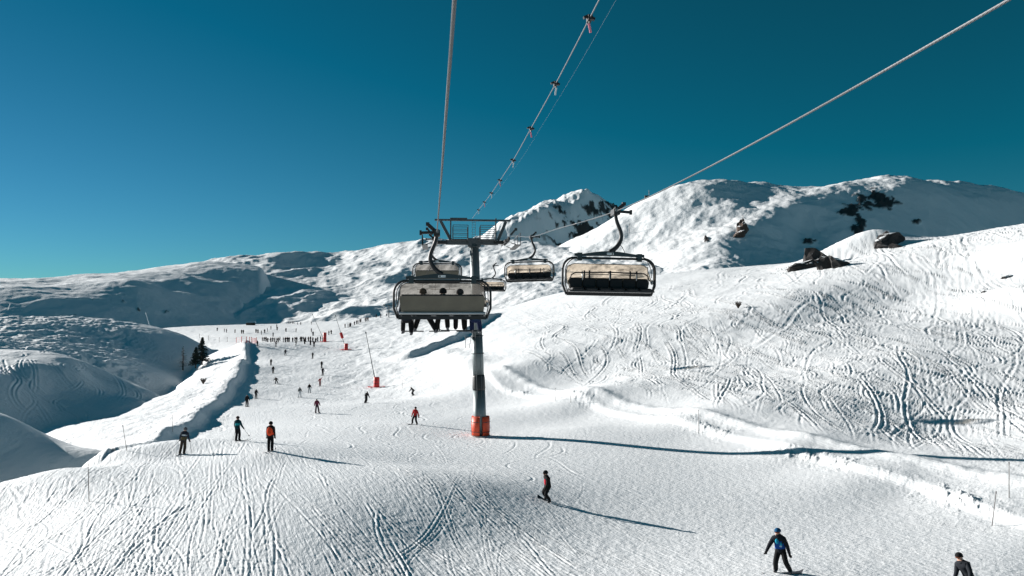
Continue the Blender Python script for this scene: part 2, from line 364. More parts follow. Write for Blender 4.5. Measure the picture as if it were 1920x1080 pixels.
# cut banks of the road that climbs behind the tower
for pl, H, sr, sl in (([(742,183),(800,190),(850,200),(890,225),(945,262)], 1.7, 1.1, 7), ([(815,178),(840,160),(862,145),(886,128)], 1.2, 1.0, 4)):
    d, al = poly_dist(X, Y, gxy(pl)); h = H * sstep(0, .15, al) * (1 - sstep(.85, 1, al)) * (1 + .3 * perlin(X * .2, Y * .2, 31))
    Z += h * np.where(d > 0, np.exp(-(d / sr) ** 2), np.exp(-(d / sl) ** 2))
# small outcrop mound on the crest of the right slope, and a second knoll at the right border
for cx, cd, H, sx, sy in ((1640, 214, 5.2, 11, 9), (1570, 216, 2.5, 13, 8), (1930, 122, 2.6, 7, 12), (1960, 150, 3, 9, 12)):
    x0, y0 = (cx - 960) / FPX * cd, cd
    Z += H * np.exp(-((X - x0) / sx) ** 2 - ((Y - y0) / sy) ** 2)
# broad undulation and chop
dE2 = poly_dist(X, Y, edge2)[0]; right_mask = sstep(1, 8, -dE2) * sstep(-14, 4, X)
piste = (1 - right_mask)
Z += right_mask * (.45 * fbm(X * .045, Y * .045, 3, 41) + .07 * fbm(X * .5, Y * .35, 3, 43))
Z += piste * sstep(40, 200, Y) * .10 * fbm(X * .35, Y * .16, 4, 51, .65)
Z += sstep(-.24, -.2, X / Y) * sstep(.02, -.06, X / Y) * sstep(110, 150, Y) * .30 * fbm(X * .16, Y * .10, 4, 52, .6)
Z += sstep(-.36, -.39, X / Y) * sstep(60, 90, Y) * .16 * fbm(X * .3, Y * .2, 4, 54, .65)
Z += (Y < 75) * .010 * fbm(X * 5.0, Y * 3.0, 3, 57, .8)
Z += piste * (.012 * fbm(X * 2.2, Y * 1.2, 3, 47) + .035 * perlin(X * .07, Y * .07, 49))
dl = sstep(0, 14, -(X + .36 * Y + 3))                               # left shoulder is choppier
Z += dl * (Y < 62) * .05 * fbm(X * .9, Y * 2.0, 3, 53)

# ---- ski and board tracks pressed into that snow
gl = np.zeros(Z.size); NU = len(NF.u); du = NF.u[1] - NF.u[0]
def press(xs, ys, depth, w, F=NF, gl=gl):
    """xs, ys: sample points; w: half width in metres; adds a groove with small shoulders"""
    NU, NV, du = len(F.u), len(F.v), F.u[1] - F.u[0]
    ok = (ys > max(14, F.D[0])) & (ys < min(420, F.D[-1])); xs, ys, depth, w = xs[ok], ys[ok], depth[ok], w[ok]
    if not len(xs): return
    fu = (xs / ys - F.u[0]) / du; fv = np.interp(np.log(ys), F.v, np.arange(NV))
    iu, iv = np.round(fu).astype(int), np.round(fv).astype(int); drow = np.interp(ys, F.D[:-1], np.diff(F.D))
    wx = np.maximum(w, .75 * du * ys); wy = np.maximum(w, .78 * drow)
    for a in range(-4, 5):
        for b in range(-2, 3):
            ju, jv = iu + a, iv + b; m = (ju >= 0) & (ju < NU) & (jv >= 0) & (jv < NV)
            yy = F.D[np.clip(jv, 0, NV - 1)]; xx = F.u[np.clip(ju, 0, NU - 1)] * yy
            r2 = ((xx - xs) / wx) ** 2 + ((yy - ys) / wy) ** 2
            k = depth * (-np.exp(-r2 ** 1.4) + .36 * np.exp(-r2 / 3.2)) / (wy * 1.7)
            if m.any(): gl += np.bincount((jv * NU + ju)[m], k[m], minlength=gl.size)
def hill_tracks(f, n, ulo, uhi, dlo, dhi, ang, spread, amp, depth, w):
    global SX, SY, SD, SW
    SX, SY, SD, SW = [], [], [], []; g = np.zeros(f.X.size)
    for i in range(n):
        y = RNG.uniform(dlo, dhi); u = (RNG.uniform(ulo, uhi) - 960) / FPX
        track(u * y, y, ang + RNG.normal(0, spread), RNG.uniform(8, 40), RNG.uniform(.1, amp), RNG.uniform(16, 40), RNG.uniform(.4, 1) * depth, w, .5 if RNG.random() < .5 else 0)
    x, y, d_, w_ = (np.concatenate(a) for a in (SX, SY, SD, SW)); SX, SY, SD, SW = [], [], [], []
    press(x, y, d_, w_, f, g); return np.clip(g.reshape(f.X.shape), -.4, .2)
SX, SY, SD, SW = [], [], [], []
def track(x, y, ang, length, amp, wave, depth, w, pair=0.0):
    """runs mainly towards the camera; ang is the heading away from -Y"""
    ds = .10 if y < 60 else (.14 if y < 130 else .22)
    s = np.arange(0, length, ds); ph = RNG.uniform(0, 6.28); wv = wave * (1 + .25 * np.sin(s / wave * 1.3 + ph))
    th = ang + amp * np.sin(2 * math.pi * s / wv + ph)
    xs = x + np.cumsum(np.sin(th)) * ds; ys = y - np.cumsum(np.cos(th)) * ds
    fade = np.clip(np.sin(np.pi * (s + .01) / length) * 4, 0, 1) * (.55 + .45 * np.clip(perlin(s * .12 + ph * 9, s * 0 + ph, 3) * 2.2 + .6, 0, 1))
    for o in ((-pair / 2, pair / 2) if pair else (0.0,)):
        SX.append(xs + np.cos(th) * o); SY.append(ys + np.sin(th) * o); SD.append(depth * fade * ds); SW.append(np.full(len(s), w))
FALL = .31
def stroke_all(zone=None):
    global SX, SY, SD, SW
    x, y, d_, w_ = (np.concatenate(a) for a in (SX, SY, SD, SW)); SX, SY, SD, SW = [], [], [], []
    if zone is not None:
        ok = (y > 14) & (y < 420); x, y, d_, w_ = x[ok], y[ok], d_[ok], w_[ok]
        iu = np.clip(((x / y - NF.u[0]) / du).astype(int), 0, NU - 1); iv = np.clip(np.interp(np.log(y), NF.v, np.arange(len(NF.v))).astype(int), 0, len(NF.v) - 1)
        d_ = d_ * zone[iv, iu]
    press(x, y, d_, w_)
for i in range(1700):                                        # piste foreground: fine, nearly straight scratches down the fall line
    y = RNG.uniform(24, 64); u = RNG.uniform(-.62, .70)
    if RNG.random() < .5: u = RNG.uniform(-.55, .02)
    left = u < .06
    track(u * y, y, (FALL if u < -.28 else .43) + RNG.normal(0, .12 if left else .05), RNG.uniform(4, 22), abs(RNG.normal(0, .07 if left else .03)), RNG.uniform(12, 35),
          (.004 + .062 * RNG.random() ** 4) * (1 if left else .45), RNG.uniform(.03, .055), .2 if RNG.random() < .35 else 0)
for i in range(60):                                          # a few carved arcs
    y = RNG.uniform(34, 60); u = RNG.uniform(-.52, .02)
    track(u * y, y, FALL + RNG.normal(0, .22), RNG.uniform(8, 20), RNG.uniform(.15, .4), RNG.uniform(18, 40), RNG.uniform(.02, .042), RNG.uniform(.035, .05), .2 if RNG.random() < .5 else 0)
for i in range(900):                                         # upper piste
    y = RNG.uniform(58, 250); u = RNG.uniform(-.33, -.16 + .25 * max(0, 1 - (y - 60) / 60))
    track(u * y, y, .2 + RNG.normal(0, .5), RNG.uniform(4, 18), RNG.uniform(.2, .8), RNG.uniform(12, 28), (.015 + .10 * RNG.random() ** 2.5) * (y / 90) ** .7, RNG.uniform(.06, .12))
for i in range(260):                                         # left shoulder, traverses
    y = RNG.uniform(26, 50); u = RNG.uniform(-.72, -.42)
    track(u * y, y, RNG.choice([1.1, -1.25, .5]) + RNG.normal(0, .3), RNG.uniform(3, 11), .3, 14, RNG.uniform(.02, .05), RNG.uniform(.05, .10))
stroke_all(piste)
def busy(u, y, k=.0): return RNG.random() < .25 + 1.6 * (perlin(np.array([u * 7.0]), np.array([math.log(y) * 5]), 9)[0] + .25 + k)
for i in range(900):                                         # slope on the right, lower part: long shallow streaks
    y = math.exp(RNG.uniform(math.log(46), math.log(120))); u = RNG.uniform(.0, .76)
    if busy(u, y, .1): track(u * y, y, -u + .42 + .25 * perlin(np.array([u * 5.0]), np.array([y * .03]), 5)[0] + RNG.normal(0, .10), RNG.uniform(8, 34), .06, 40, (.01 + .16 * RNG.random() ** 4), RNG.uniform(.05, .09), .4 if RNG.random() < .3 else 0)
for i in range(2000):                                        # runs coming straight down towards the viewer
    y = math.exp(RNG.uniform(math.log(62), math.log(240))); u = RNG.uniform(-.02, .76)
    if busy(u, y): track(u * y, y, -u + .25 + RNG.normal(0, .16), RNG.uniform(14, 55), RNG.uniform(.03, .16), RNG.uniform(25, 60), (.01 + .26 * RNG.random() ** 5) * (y / 90) ** .9, RNG.uniform(.06, .11), .4 if RNG.random() < .35 else 0)
for i in range(380):                                         # linked powder turns
    y = math.exp(RNG.uniform(math.log(75), math.log(215))); u = RNG.uniform(.0, .72)
    track(u * y, y, -u + RNG.normal(.15, .25), RNG.uniform(10, 30), RNG.uniform(.4, 1.0), RNG.uniform(22, 44), (.05 + .2 * RNG.random() ** 2) * (y / 90) ** .9, RNG.uniform(.07, .12), .45 if RNG.random() < .6 else 0)
for i in range(40):                                          # traverses over it
    y = RNG.uniform(60, 210); u = RNG.uniform(.0, .6)
    track(u * y, y, RNG.choice([1.25, -1.3]) + RNG.normal(0, .15), RNG.uniform(20, 60), .15, 40, RNG.uniform(.05, .1), .2)
for i in range(800):                                         # older tracks high on the slope
    y = RNG.uniform(95, 240); u = RNG.uniform(-.0, .76)
    track(u * y, y, -u + RNG.choice([.3, -.1, .45]) + RNG.normal(0, .15), RNG.uniform(10, 45), RNG.uniform(.05, .7), RNG.uniform(25, 60), (.01 + .30 * RNG.random() ** 4) * (y / 100), RNG.uniform(.07, .12), .45 if RNG.random() < .4 else 0)
stroke_all(right_mask)
for i in range(170):                                         # mound beyond the left bank, knoll with lances, valley floor
    y = RNG.uniform(80, 230); u = RNG.choice([RNG.uniform(-.43, -.37), RNG.uniform(-.2, -.06)])
    track(u * y, y, RNG.normal(.1, .7), RNG.uniform(6, 20), .6, 18, RNG.uniform(.05, .13), .14)
stroke_all()
Z += np.clip(gl.reshape(Z.shape), -.32, .16)
NF.Z = Z
rk = np.zeros(Z.shape)
grid_mesh('snow_slope', X, Y, Z, M['snow'], rk)

# wide snow field that carries everything else, out to the horizon
mb = MB(); S = 9000
n = 40; gv = []
for j in range(n + 1):
    for i in range(n + 1):
        x, y = (i / n - .5) * 2 * S, (j / n - .5) * 2 * S
        gv.append((x, y, -45 - .004 * abs(y) + (25 * math.sin(x * .0013) + 20 * math.sin(y * .0017 + 1)) * min(1, math.hypot(x, y - 500) / 4000)))
mb.add(gv, [(j * (n + 1) + i, j * (n + 1) + i + 1, (j + 1) * (n + 1) + i + 1, (j + 1) * (n + 1) + i) for j in range(n) for i in range(n)])
tag(mb.build('ground', M['snow_far'], None, True), kind='structure')

# ------------------------------------------------------------------ hills and mountains behind
def hill(name, pts, px0, px1, D0, D1, nu, nv, disp, material, lam=2e-5, rockf=None):
    f = Field(px0, px1, nu, np.exp(np.linspace(math.log(D0), math.log(D1), nv)))
    f.Z = base_field(pts, f.u, f.v, lam, (min(nu, 200), min(nv, 140)))
    f.Z = f.Z + disp(f)
    py = 540 - FPX * ((f.Z / f.Y) * KC - KS) / (KC + (f.Z / f.Y) * KS)
    rock = np.clip(rockf(f, py), 0, 1) if rockf else np.zeros(f.Z.shape)
    if rockf: f.Z = f.Z + rock * (np.abs(fbm(f.X * .12, f.Y * .12, 3, 77)) * .012 * f.Y.mean() * .5)
    grid_mesh(name, f.X, f.Y, f.Z, material, rock); return f
def ridged(x, y, o, s): return sum((.5 ** i) * (.5 - np.abs(perlin(x * 2 ** i, y * 2 ** i, s + i * 7))) for i in range(o))

# dark smooth hillock at the left border, just beyond the gully rim
HC = hill('hillock', [(-300,730,72),(0,783,74),(40,793,75),(90,818,75.5),(150,838,74),(192,851,71),(240,None,68,-15.5),
  (-300,900,62),(0,902,65.5),(100,884,68),(170,None,67,-15.0),(0,None,90,-13),(100,None,92,-15),(-300,None,95,-10),(200,None,84,-15.8),(0,840,70),(-300,820,66),(-100,None,58,-18),(60,None,60,-18)],
  -420, 250, 56, 96, 170, 130, lambda f: .03 * fbm(f.X * .3, f.Y * .3, 3, 3), M['snow_hill'])
# rounded hill with drawn-out tracks, left of the gully
HB = hill('gully_hill', [(-300,700,118),(0,692,132),(60,673,142),(130,672,149),(185,690,153),(240,716,151),(300,747,147),(330,None,146,-19),
  (-300,830,100),(0,800,112),(60,806,116),(200,777,124),(290,761,136),(320,None,140,-20),(100,740,130),(200,735,138),(0,740,120),(0,709,124),(60,691,133.5),(130,690,140.5),(175,704,146),
  (60,None,185,-11),(180,None,190,-15),(-100,None,180,-10),(-300,None,160,-10),(300,None,175,-21),(130,None,210,-16),(-300,None,210,-14),(0,None,100,-20),(200,None,112,-20)],
  -420, 350, 98, 212, 420, 300,
  lambda f: hill_tracks(f, 26, -50, 250, 130, 165, 1.0, .5, .9, .34, .2) + .16 * fbm(f.X * .25, f.Y * .18, 4, 13) * sstep(725, 680, 540 - FPX * ((f.Z / f.Y) * KC - KS)) + .05 * fbm(f.X * .4, f.Y * .4, 2, 14), M['snow_hill'])
# long mogulled hill behind it
HA = hill('mogul_hill', [(-300,606,205),(0,602,232),(80,600,244),(180,602,255),(250,609,266),(310,618,277),(352,632,288),(385,None,292,-13),
  (-300,680,150),(0,668,165),(100,672,175),(200,684,186),(280,700,195),(330,712,205),(370,None,215,-20),(0,640,190),(60,632,205),(110,640,205),(200,655,215),(240,645,235),(150,618,236),(300,660,235),(80,612,228),(0,614,217),(230,619,249),
  (0,None,330,-12),(180,None,350,-12),(300,None,350,-10),(-300,None,300,-10),(390,None,340,-13),(0,None,150,-18),(200,None,165,-20),(340,None,180,-22)],
  -420, 400, 148, 355, 480, 340,
  lambda f: hill_tracks(f, 170, -100, 330, 165, 260, .6, .8, 1.1, .22, .22) + (.75 * fbm(f.X * .18, f.Y * .11, 4, 63, .65) + 1.1 * perlin(f.X * .035, f.Y * .03, 67)) * (1 - .8 * sstep(200, 300, f.px)), M['snow_hill'])
# the long shaded ridge on the left horizon
def bumps(f, a, s, seed): return a * fbm(f.X * s, f.Y * s * .7, 4, seed, .6)
LR = hill('far_ridge', [(-400,528,560),(0,527,640),(70,526,650),(150,520,680),(250,510,720),(330,498,760),(390,490,790),(450,500,830),(520,520,860),
  (-400,556,420),(0,547,468),(40,542,480),(110,546,500),(180,541,530),(240,531,560),(275,534,580),(310,541,595),(380,546,620),(425,549,640),(480,572,640),(520,600,640),
  (-400,None,340,-8),(0,613,398),(110,614,425),(240,613,468),(330,612,505),(420,612,545),(480,612,575),(300,None,400,-14),(0,None,340,-14),
  (0,536,540),(150,531,590),(300,520,650),(400,525,690),
  (0,None,800,10),(300,None,950,20),(-400,None,750,10),(520,None,1000,20)],
  -460, 560, 345, 1000, 360, 240, lambda f: bumps(f, .55, .09, 83) + 6 * (ridged(f.X * .008, f.Y * .006, 4, 89) - .42) * sstep(395, 480, f.Y) - 60 * sstep(485, 550, f.px) + .9 * fbm(f.X * .012, f.Y * .012, 2, 84), M['snow_far'], 2e-5,
  lambda f, py: sstep(.50, .56, fbm(f.X * .13, f.Y * .07, 3, 87)) * sstep(548, 556, py) * sstep(596, 588, py) * sstep(100, 180, f.px) * sstep(340, 300, f.px))
# rolling snow hills in the middle distance
MH = hill('rolling_hills', [(380,512,900),(440,498,930),(520,490,970),(580,480,1010),(640,484,1030),(700,468,1030),(760,458,1030),(820,452,1020),(880,456,1010),(960,463,980),(1040,463,930),(1120,470,880),(1200,480,800),
  (420,548,740),(520,560,690),(560,545,770),(600,512,900),(560,507,975),(640,500,970),(500,510,905),(480,540,760),(620,530,830),
  (700,520,820),(850,520,770),(1000,520,680),(620,560,700),(650,590,560),(750,570,600),(900,560,560),(1050,545,540),(1200,540,500),
  (480,605,560),(600,602,540),(720,600,500),(850,590,480),(1000,575,460),(1200,570,440),(600,None,430,-8),(900,None,400,-4),(1200,None,400,0),
  (500,None,1250,50),(800,None,1300,60),(1100,None,1200,60),(380,None,1200,30),(1250,None,1000,50)],
  370, 1300, 430, 1300, 450, 310,
  lambda f: bumps(f, .9, .085, 93) + (6 * fbm(f.X * .009 + .3, f.Y * .006, 3, 95) + 13 * (ridged(f.X * .0085, f.Y * .0055, 4, 97) - .42)) * sstep(450, 560, f.Y), M['snow_far'])
# the big white mountain on the right
def rock_m(f, py):
    nse = fbm(f.X * .05, f.Y * .05, 4, 105, .65); q = 0
    for cx, cy, rx, ry, th in ((1655, 374, 46, 22, -.12), (1596, 395, 24, 17, 0), (1610, 425, 14, 20, -.02), (1390, 435, 12, 17, -.22), (1722, 416, 12, 5, .0), (1515, 454, 18, 5, .0), (1325, 450, 5, 5, .1)):
        e = ((f.px - cx) / rx) ** 2 + ((py - cy) / ry) ** 2
        q = np.maximum(q, sstep(.25, .55, 1 - e + nse * 1.4 + th))
    return q
WM = hill('white_mountain', [(980,500,980),(1040,470,960),(1120,440,930),(1170,402,900),(1200,386,885),(1240,366,870),(1290,349,860),(1350,342,860),(1400,350,850),(1450,355,850),(1510,356,840),(1560,350,815),(1620,358,800),(1680,355,800),(1740,368,805),(1800,376,820),(1860,373,850),(1920,376,880),(2150,382,1000),
  (1100,520,700),(1000,540,700),(1200,470,720),(1300,420,740),(1400,400,750),(1300,480,640),(1200,530,600),(1400,470,640),(1100,560,560),
  (1500,392,745),(1440,425,700),(1400,448,670),(1500,440,712),(1560,385,770),(1580,430,715),(1480,466,665),(1640,400,755),(1640,450,705),(1740,430,742),(1860,430,785),(1920,430,815),(2150,440,900),(1740,480,690),(1920,480,760),
  (1350,520,560),(1500,520,540),(1650,520,560),(1300,560,450),(1100,580,450),(1700,None,430,10),(1500,None,430,0),(2150,None,400,20),
  (1100,None,1200,70),(1350,None,1150,110),(1600,None,1150,110),(1900,None,1200,90),(2150,None,1200,80),(1900,None,430,0)],
  960, 2280, 425, 1200, 540, 350,
  lambda f: bumps(f, .85, .10, 103) + (3.5 * fbm(f.X * .012, f.Y * .012, 3, 101) + 9 * (ridged(f.X * .007, f.Y * .006, 4, 107) - .42)) * sstep(430, 520, f.Y), M['snow_far'], 2e-5, rock_m)
# the sharp rocky peak
def rock_p(f, py):
    nse = fbm(f.X * .022, f.Y * .022, 4, 115, .7)
    e = sstep(1060, 1110, f.px + (py - 400) * .5) * sstep(372, 384, py)
    return sstep(.02, .14, nse + .34 * e - .24 + .05 * sstep(1090, 1130, f.px)) * sstep(378, 392, py + 10 * sstep(1095, 1110, f.px)) * sstep(985, 1050, f.px)
PK = hill('rocky_peak', [(860,475,1650),(900,455,1680),(940,428,1700),(985,407,1740),(1030,389,1780),(1075,384,1820),(1103,378,1850),(1130,388,1885),(1150,391,1900),(1180,413,1920),(1240,440,1940),(1320,470,1960),
  (930,448,1660),(980,425,1690),(1020,405,1735),(1050,397,1775),(1060,420,1750),(1000,450,1680),(1100,400,1815),(1085,395,1800),(1120,430,1800),(1160,440,1830),(1050,450,1715),(1200,460,1860),
  (900,500,1560),(1050,500,1640),(1200,500,1780),(1320,520,1800),(950,None,2100,120),(1100,None,2200,140),(1300,None,2200,80),(860,None,2000,60)],
  850, 1340, 1480, 2250, 300, 260,
  lambda f: 26 * np.maximum(0, 1 - np.hypot(f.X - 182, (f.Y - 1850) * .6) / 75) + 22 * (ridged(f.X * .012, f.Y * .004, 4, 111) - .45) + 3 * fbm(f.X * .03, f.Y * .03, 3, 113), M['snow_far'], 2e-5, rock_p)
# small snow tops showing behind the right end of the mountain
FT = hill('far_snow_tops', [(1700,385,1500),(1780,374,1500),(1830,366,1500),(1860,374,1500),(1890,364,1500),(1940,366,1500),(2100,372,1500),(1700,430,1300),(1900,430,1300),(2100,430,1300),(1700,None,1900,150),(1900,None,1900,150),(2100,None,1900,150)],
  1680, 2150, 1290, 1900, 120, 60, lambda f: bumps(f, 3, .02, 123), M['snow_far'])
# ------------------------------------------------------------------ the lift: tower, ropes, chairs
AX, BX, GAUGE = .17, -.098, 6.10                 # rope line on the left: x = AX + BX * y
HEAD = math.atan(-BX)                            # heading of the lift line, turned left of +Y
def interp(tab, y): return float(np.interp(y, [t[0] for t in tab], [t[1] for t in tab]))
def smooth_tab(tab, y):                          # monotone-ish smooth interpolation of rope heights
    xs = [t[0] for t in tab]; i = int(np.clip(np.searchsorted(xs, y) - 1, 0, len(xs) - 2))
    def sl(k):
        if k <= 0: return (tab[1][1] - tab[0][1]) / (tab[1][0] - tab[0][0])
        if k >= len(tab) - 1: return (tab[-1][1] - tab[-2][1]) / (tab[-1][0] - tab[-2][0])
        return (tab[k + 1][1] - tab[k - 1][1]) / (tab[k + 1][0] - tab[k - 1][0])
    h = xs[i + 1] - xs[i]; t = (y - xs[i]) / h; a, b = tab[i][1], tab[i + 1][1]
    return (2 * t ** 3 - 3 * t * t + 1) * a + (t ** 3 - 2 * t * t + t) * h * sl(i) + (-2 * t ** 3 + 3 * t * t) * b + (t ** 3 - t * t) * h * sl(i + 1)
ropeL = [(-12, 2.9), (0, 2.5), (6, 2.44), (14, 2.5), (21, 2.62), (27, 2.85), (40, 3.9), (52, 5.1), (64, 6.45), (72, 6.75), (90, 5.4), (130, 3.6), (190, 4.0), (260, 7.5)]
ropeR = [(-12, 4.6), (0, 3.7), (8.5, 3.45), (18, 3.4), (27, 3.62), (40, 4.45), (51, 5.15), (64, 6.5), (72, 6.8), (88, 5.6), (130, 4.0), (190, 4.4), (260, 7.5)]
def LP(y): return Vector((AX + (BX - .006) * y, y, smooth_tab(ropeL, y)))
def RP(y): return Vector((AX + GAUGE + BX * y + (.012 * max(0, y - 68)), y, smooth_tab(ropeR, y)))
def rope(name, fn, y0, y1, r, label, strands=True):
    mb = MB(); ys = []; y = y0; near = 34 if strands else -99
    if strands:                                    # six laid strands twisted round a core, where the lay can be seen
        n = int((near - y0) / .02); core = [fn(y0 + (near - y0) * i / n) for i in range(n + 1)]
        mb.tube(core[::10], r * .62, 6)
        for k in range(6):
            pts = []
            for i, p in enumerate(core[::2]):
                w = k * math.pi / 3 + (i * .04) * 2 * math.pi / .42
                pts.append(p + Vector((math.cos(w), 0, math.sin(w))) * r * .62)
            mb.tube(pts, r * .42, 5)
        y0 = near
    k = int((y1 - y0) / 1.5); mb.tube([fn(y0 + (y1 - y0) * i / k) for i in range(k + 1)], r, 8)
    return tag(mb.build(name, M['rope'], None, True), label, 'rope', 'haul ropes')
rope('haul_rope', LP, -12, 260, .0185, 'steel haul rope running overhead to the left sheaves, carrying occupied chair')
rope('haul_rope', RP, -12, 260, .0185, 'steel haul rope crossing the sky to upper right, carrying empty chairs')

# tower
tb = NF.hit(901, 818); TD = tb.y
TX = lambda px: (px - 960) / FPX * TD
tower = empty('lift_tower', tb, HEAD); tag(tower, 'tall grey tubular chairlift tower with orange crash pads at its foot', 'lift tower')
top = ray(889, 458, TD) - tb; top = Matrix.Rotation(-HEAD, 3, 'Z') @ top
def mast(t): return Vector((top.x * t, top.y * t, top.z * t))
Hm = top.z
def ring(mb, t, r, h, m=0, n=20): mb.tube([mast(t - h / Hm / 2), mast(t + h / Hm / 2)], r, n, m)
mb = MB(); mb.tube([mast(-.02), mast(.24)], [.57, .54], 24); mb.build('mast_section', M['steel'], tower, True)
mb = MB(); mb.tube([mast(.318), mast(.52)], [.49, .47], 24); mb.build('mast_section', M['steel'], tower, True)
mb = MB(); mb.tube([mast(.52), mast(1.0)], [.455, .40], 24); mb.build('mast_section', M['steel'], tower, True)
mb = MB(); mb.tube([mast(.24), mast(.25), mast(.31), mast(.318)], [.555, .575, .55, .51], 24); tag(mb.build('dark_sleeve', M['dark'], tower, True), 'dark band around the mast')
for t in (.43, .52, .985):
    mb = MB(); ring(mb, t, .56 if t < .9 else .5, .07)
    mb.build('flange', M['steel_dark'], tower, True)
mb = MB(); mb.tube([(0, 0, -1.2), (0, 0, .12)], [.95, .85], 20); mb.build('concrete_footing', mat('concrete', (.34, .33, .31), .9), tower)
for k in range(4):                                # padded quarter shells round the foot
    a0 = k * math.pi / 2 + R(10) - R(90) ; mb = MB(); n = 9; vs = []; fs = []
    for i in range(n):
        a = a0 + R(70) * i / (n - 1)
        for rr, zz in ((.60, .05), (.80, .05), (.83, .9), (.80, 1.76), (.60, 1.78)): vs.append((rr * math.cos(a), rr * math.sin(a), zz))
    for i in range(n - 1):
        for j in range(4): fs.append((i * 5 + j, i * 5 + j + 1, (i + 1) * 5 + j + 1, (i + 1) * 5 + j))
    fs += [(0, 1, 2, 3, 4), tuple((n - 1) * 5 + j for j in (4, 3, 2, 1, 0))]
    mb.add(vs, fs); pd = mb.build('crash_pad', M['pad'], tower, True)
    for zz in (.45, 1.3):
        st = MB()
        pts = [((.845) * math.cos(a0 + R(70) * i / 8), .845 * math.sin(a0 + R(70) * i / 8), zz) for i in range(9)]
        st.tube(pts, .02, 5); st.build('strap', M['steel_dark'], pd)
# ladder on the mast
mb = MB()
for sx in (-.2, .2): mb.tube([mast(.2) + Vector((sx, -.62, 0)), mast(.98) + Vector((sx, -.55, 0))], .02, 6)
lad = mb.build('mast_ladder', M['steel_dark'], tower)
# small service landing on the mast
mb = MB(); mb.box(mast(.515) + Vector((-.75, -.15, 0)), (.7, .8, .05)); mb.tube([mast(.515) + Vector((-1.05, -.5, 0)), mast(.515) + Vector((-1.05, -.5, -.95))], .025, 6); mb.tube([mast(.515) + Vector((-.55, -.5, 0)), mast(.515) + Vector((-.75, -.5, -.95))], .025, 6)
mb.build('service_landing', M['steel_dark'], tower)
cz = Hm; c0 = mast(1.0)
def tl(px, py, dy=0.0):                           # point on the tower head plane, in tower coordinates
    p = Matrix.Rotation(-HEAD, 3, 'Z') @ (ray(px, py, TD) - tb); return Vector((p.x, c0.y + dy, p.z))
ctr = (TX(885.5))
mb = MB(); a, b = tl(836, 455), tl(934, 455); mb.box(((a + b) / 2), (b.x - a.x, .42, .40)); mb.box(c0 + Vector((0, 0, .15)), (1.15, .7, .75)); mb.build('crossarm', M['steel_dark'], tower)
mb = MB(); a, b = tl(815, 413), tl(958, 413); mb.box((a + b) / 2, (b.x - a.x, .20, .16)); mb.box((tl(870, 410) + tl(850, 410)) / 2, (1.5, .3, .1)); mb.build('lifting_beam', M['steel_dark'], tower)
for p0, p1 in (((826, 415), (846, 452)), ((949, 415), (934, 450))):
    mb = MB(); mb.bar(tl(*p0), tl(*p1), .22, .26); mb.build('diagonal_strut', M['steel_dark'], tower)
for px in (845, 930):
    mb = MB(); mb.bar(tl(px, 409), tl(px, 455), .12, .12); mb.build('upright', M['steel_dark'], tower)
for x0, x1 in ((849, 877), (900, 928)):
    for dy in (-.75, .75):
        mb = MB(); yb, yt = 450, 424
        for px in (x0, x1): mb.bar(tl(px, yb + 4, dy), tl(px, yt, dy), .06, .06)
        for k in range(4): mb.bar(tl(x0, yt + (yb - yt) * k / 3.4, dy), tl(x1, yt + (yb - yt) * k / 3.4, dy), .05, .05)
        mb.build('railing', M['steel_dark'], tower)
    mb = MB(); a, b = tl(x0 - 3, 451), tl(x1 + 3, 451); mb.box((a + b) / 2, (b.x - a.x, 1.6, .05)); mb.build('walkway', M['steel_dark'], tower)
mb = MB()
for px in (885, 891): mb.bar(tl(px, 416, -.3), tl(px, 452, -.3), .03, .03)
for k in range(8): mb.bar(tl(885, 418 + k * 4.5, -.3), tl(891, 418 + k * 4.5, -.3), .03, .03)
mb.build('head_ladder', M['steel'], tower)
for sgn, P in ((-1, LP), (1, RP)):                # sheave trains under the ropes
    q = Matrix.Rotation(-HEAD, 3, 'Z') @ (P(TD) - tb); root = MB()
    root.box((q.x - sgn * .28, c0.y, q.z - .38), (.12, 4.4, .22)); root.box((q.x - sgn * .75, c0.y, q.z - .35), (.9, .5, .3))
    sv = root.build('sheave_beam', M['dark'], tower)
    for k in range(8):
        w = MB(); yy = c0.y - 2.1 + k * .6; w.tube([(q.x - .07, yy, q.z - .24), (q.x + .07, yy, q.z - .24)], .21, 16); w.tube([(q.x - .1, yy, q.z - .24), (q.x + .1, yy, q.z - .24)], .06, 8)
        w.build('sheave', M['dark'], sv)
    w = MB()
    for yy in (-2, 2): w.bar((q.x + sgn * .15, c0.y + yy, q.z - .55), (q.x + sgn * .75, c0.y + yy, q.z - .75), .06, .06)
    w.box((q.x + sgn * .75, c0.y, q.z - .78), (.5, 5.0, .05)); 
    for yy in (-2.4, 0, 2.4): w.bar((q.x + sgn * .98, c0.y + yy, q.z - .78), (q.x + sgn * .98, c0.y + yy, q.z + .25), .05, .05)
    w.bar((q.x + sgn * .98, c0.y - 2.4, q.z + .25), (q.x + sgn * .98, c0.y + 2.4, q.z + .25), .05, .05)
    w.build('sheave_catwalk', M['dark'], tower)
    w = MB(); w.bar((q.x + sgn * .1, c0.y - 2.5, q.z + .05), (q.x + sgn * .5, c0.y - 2.6, q.z + .5), .14, .14); w.box((q.x + sgn * .55, c0.y - 2.6, q.z + .55), (.22, .2, .22)); w.build('rope_catcher', M['dark'], tower)

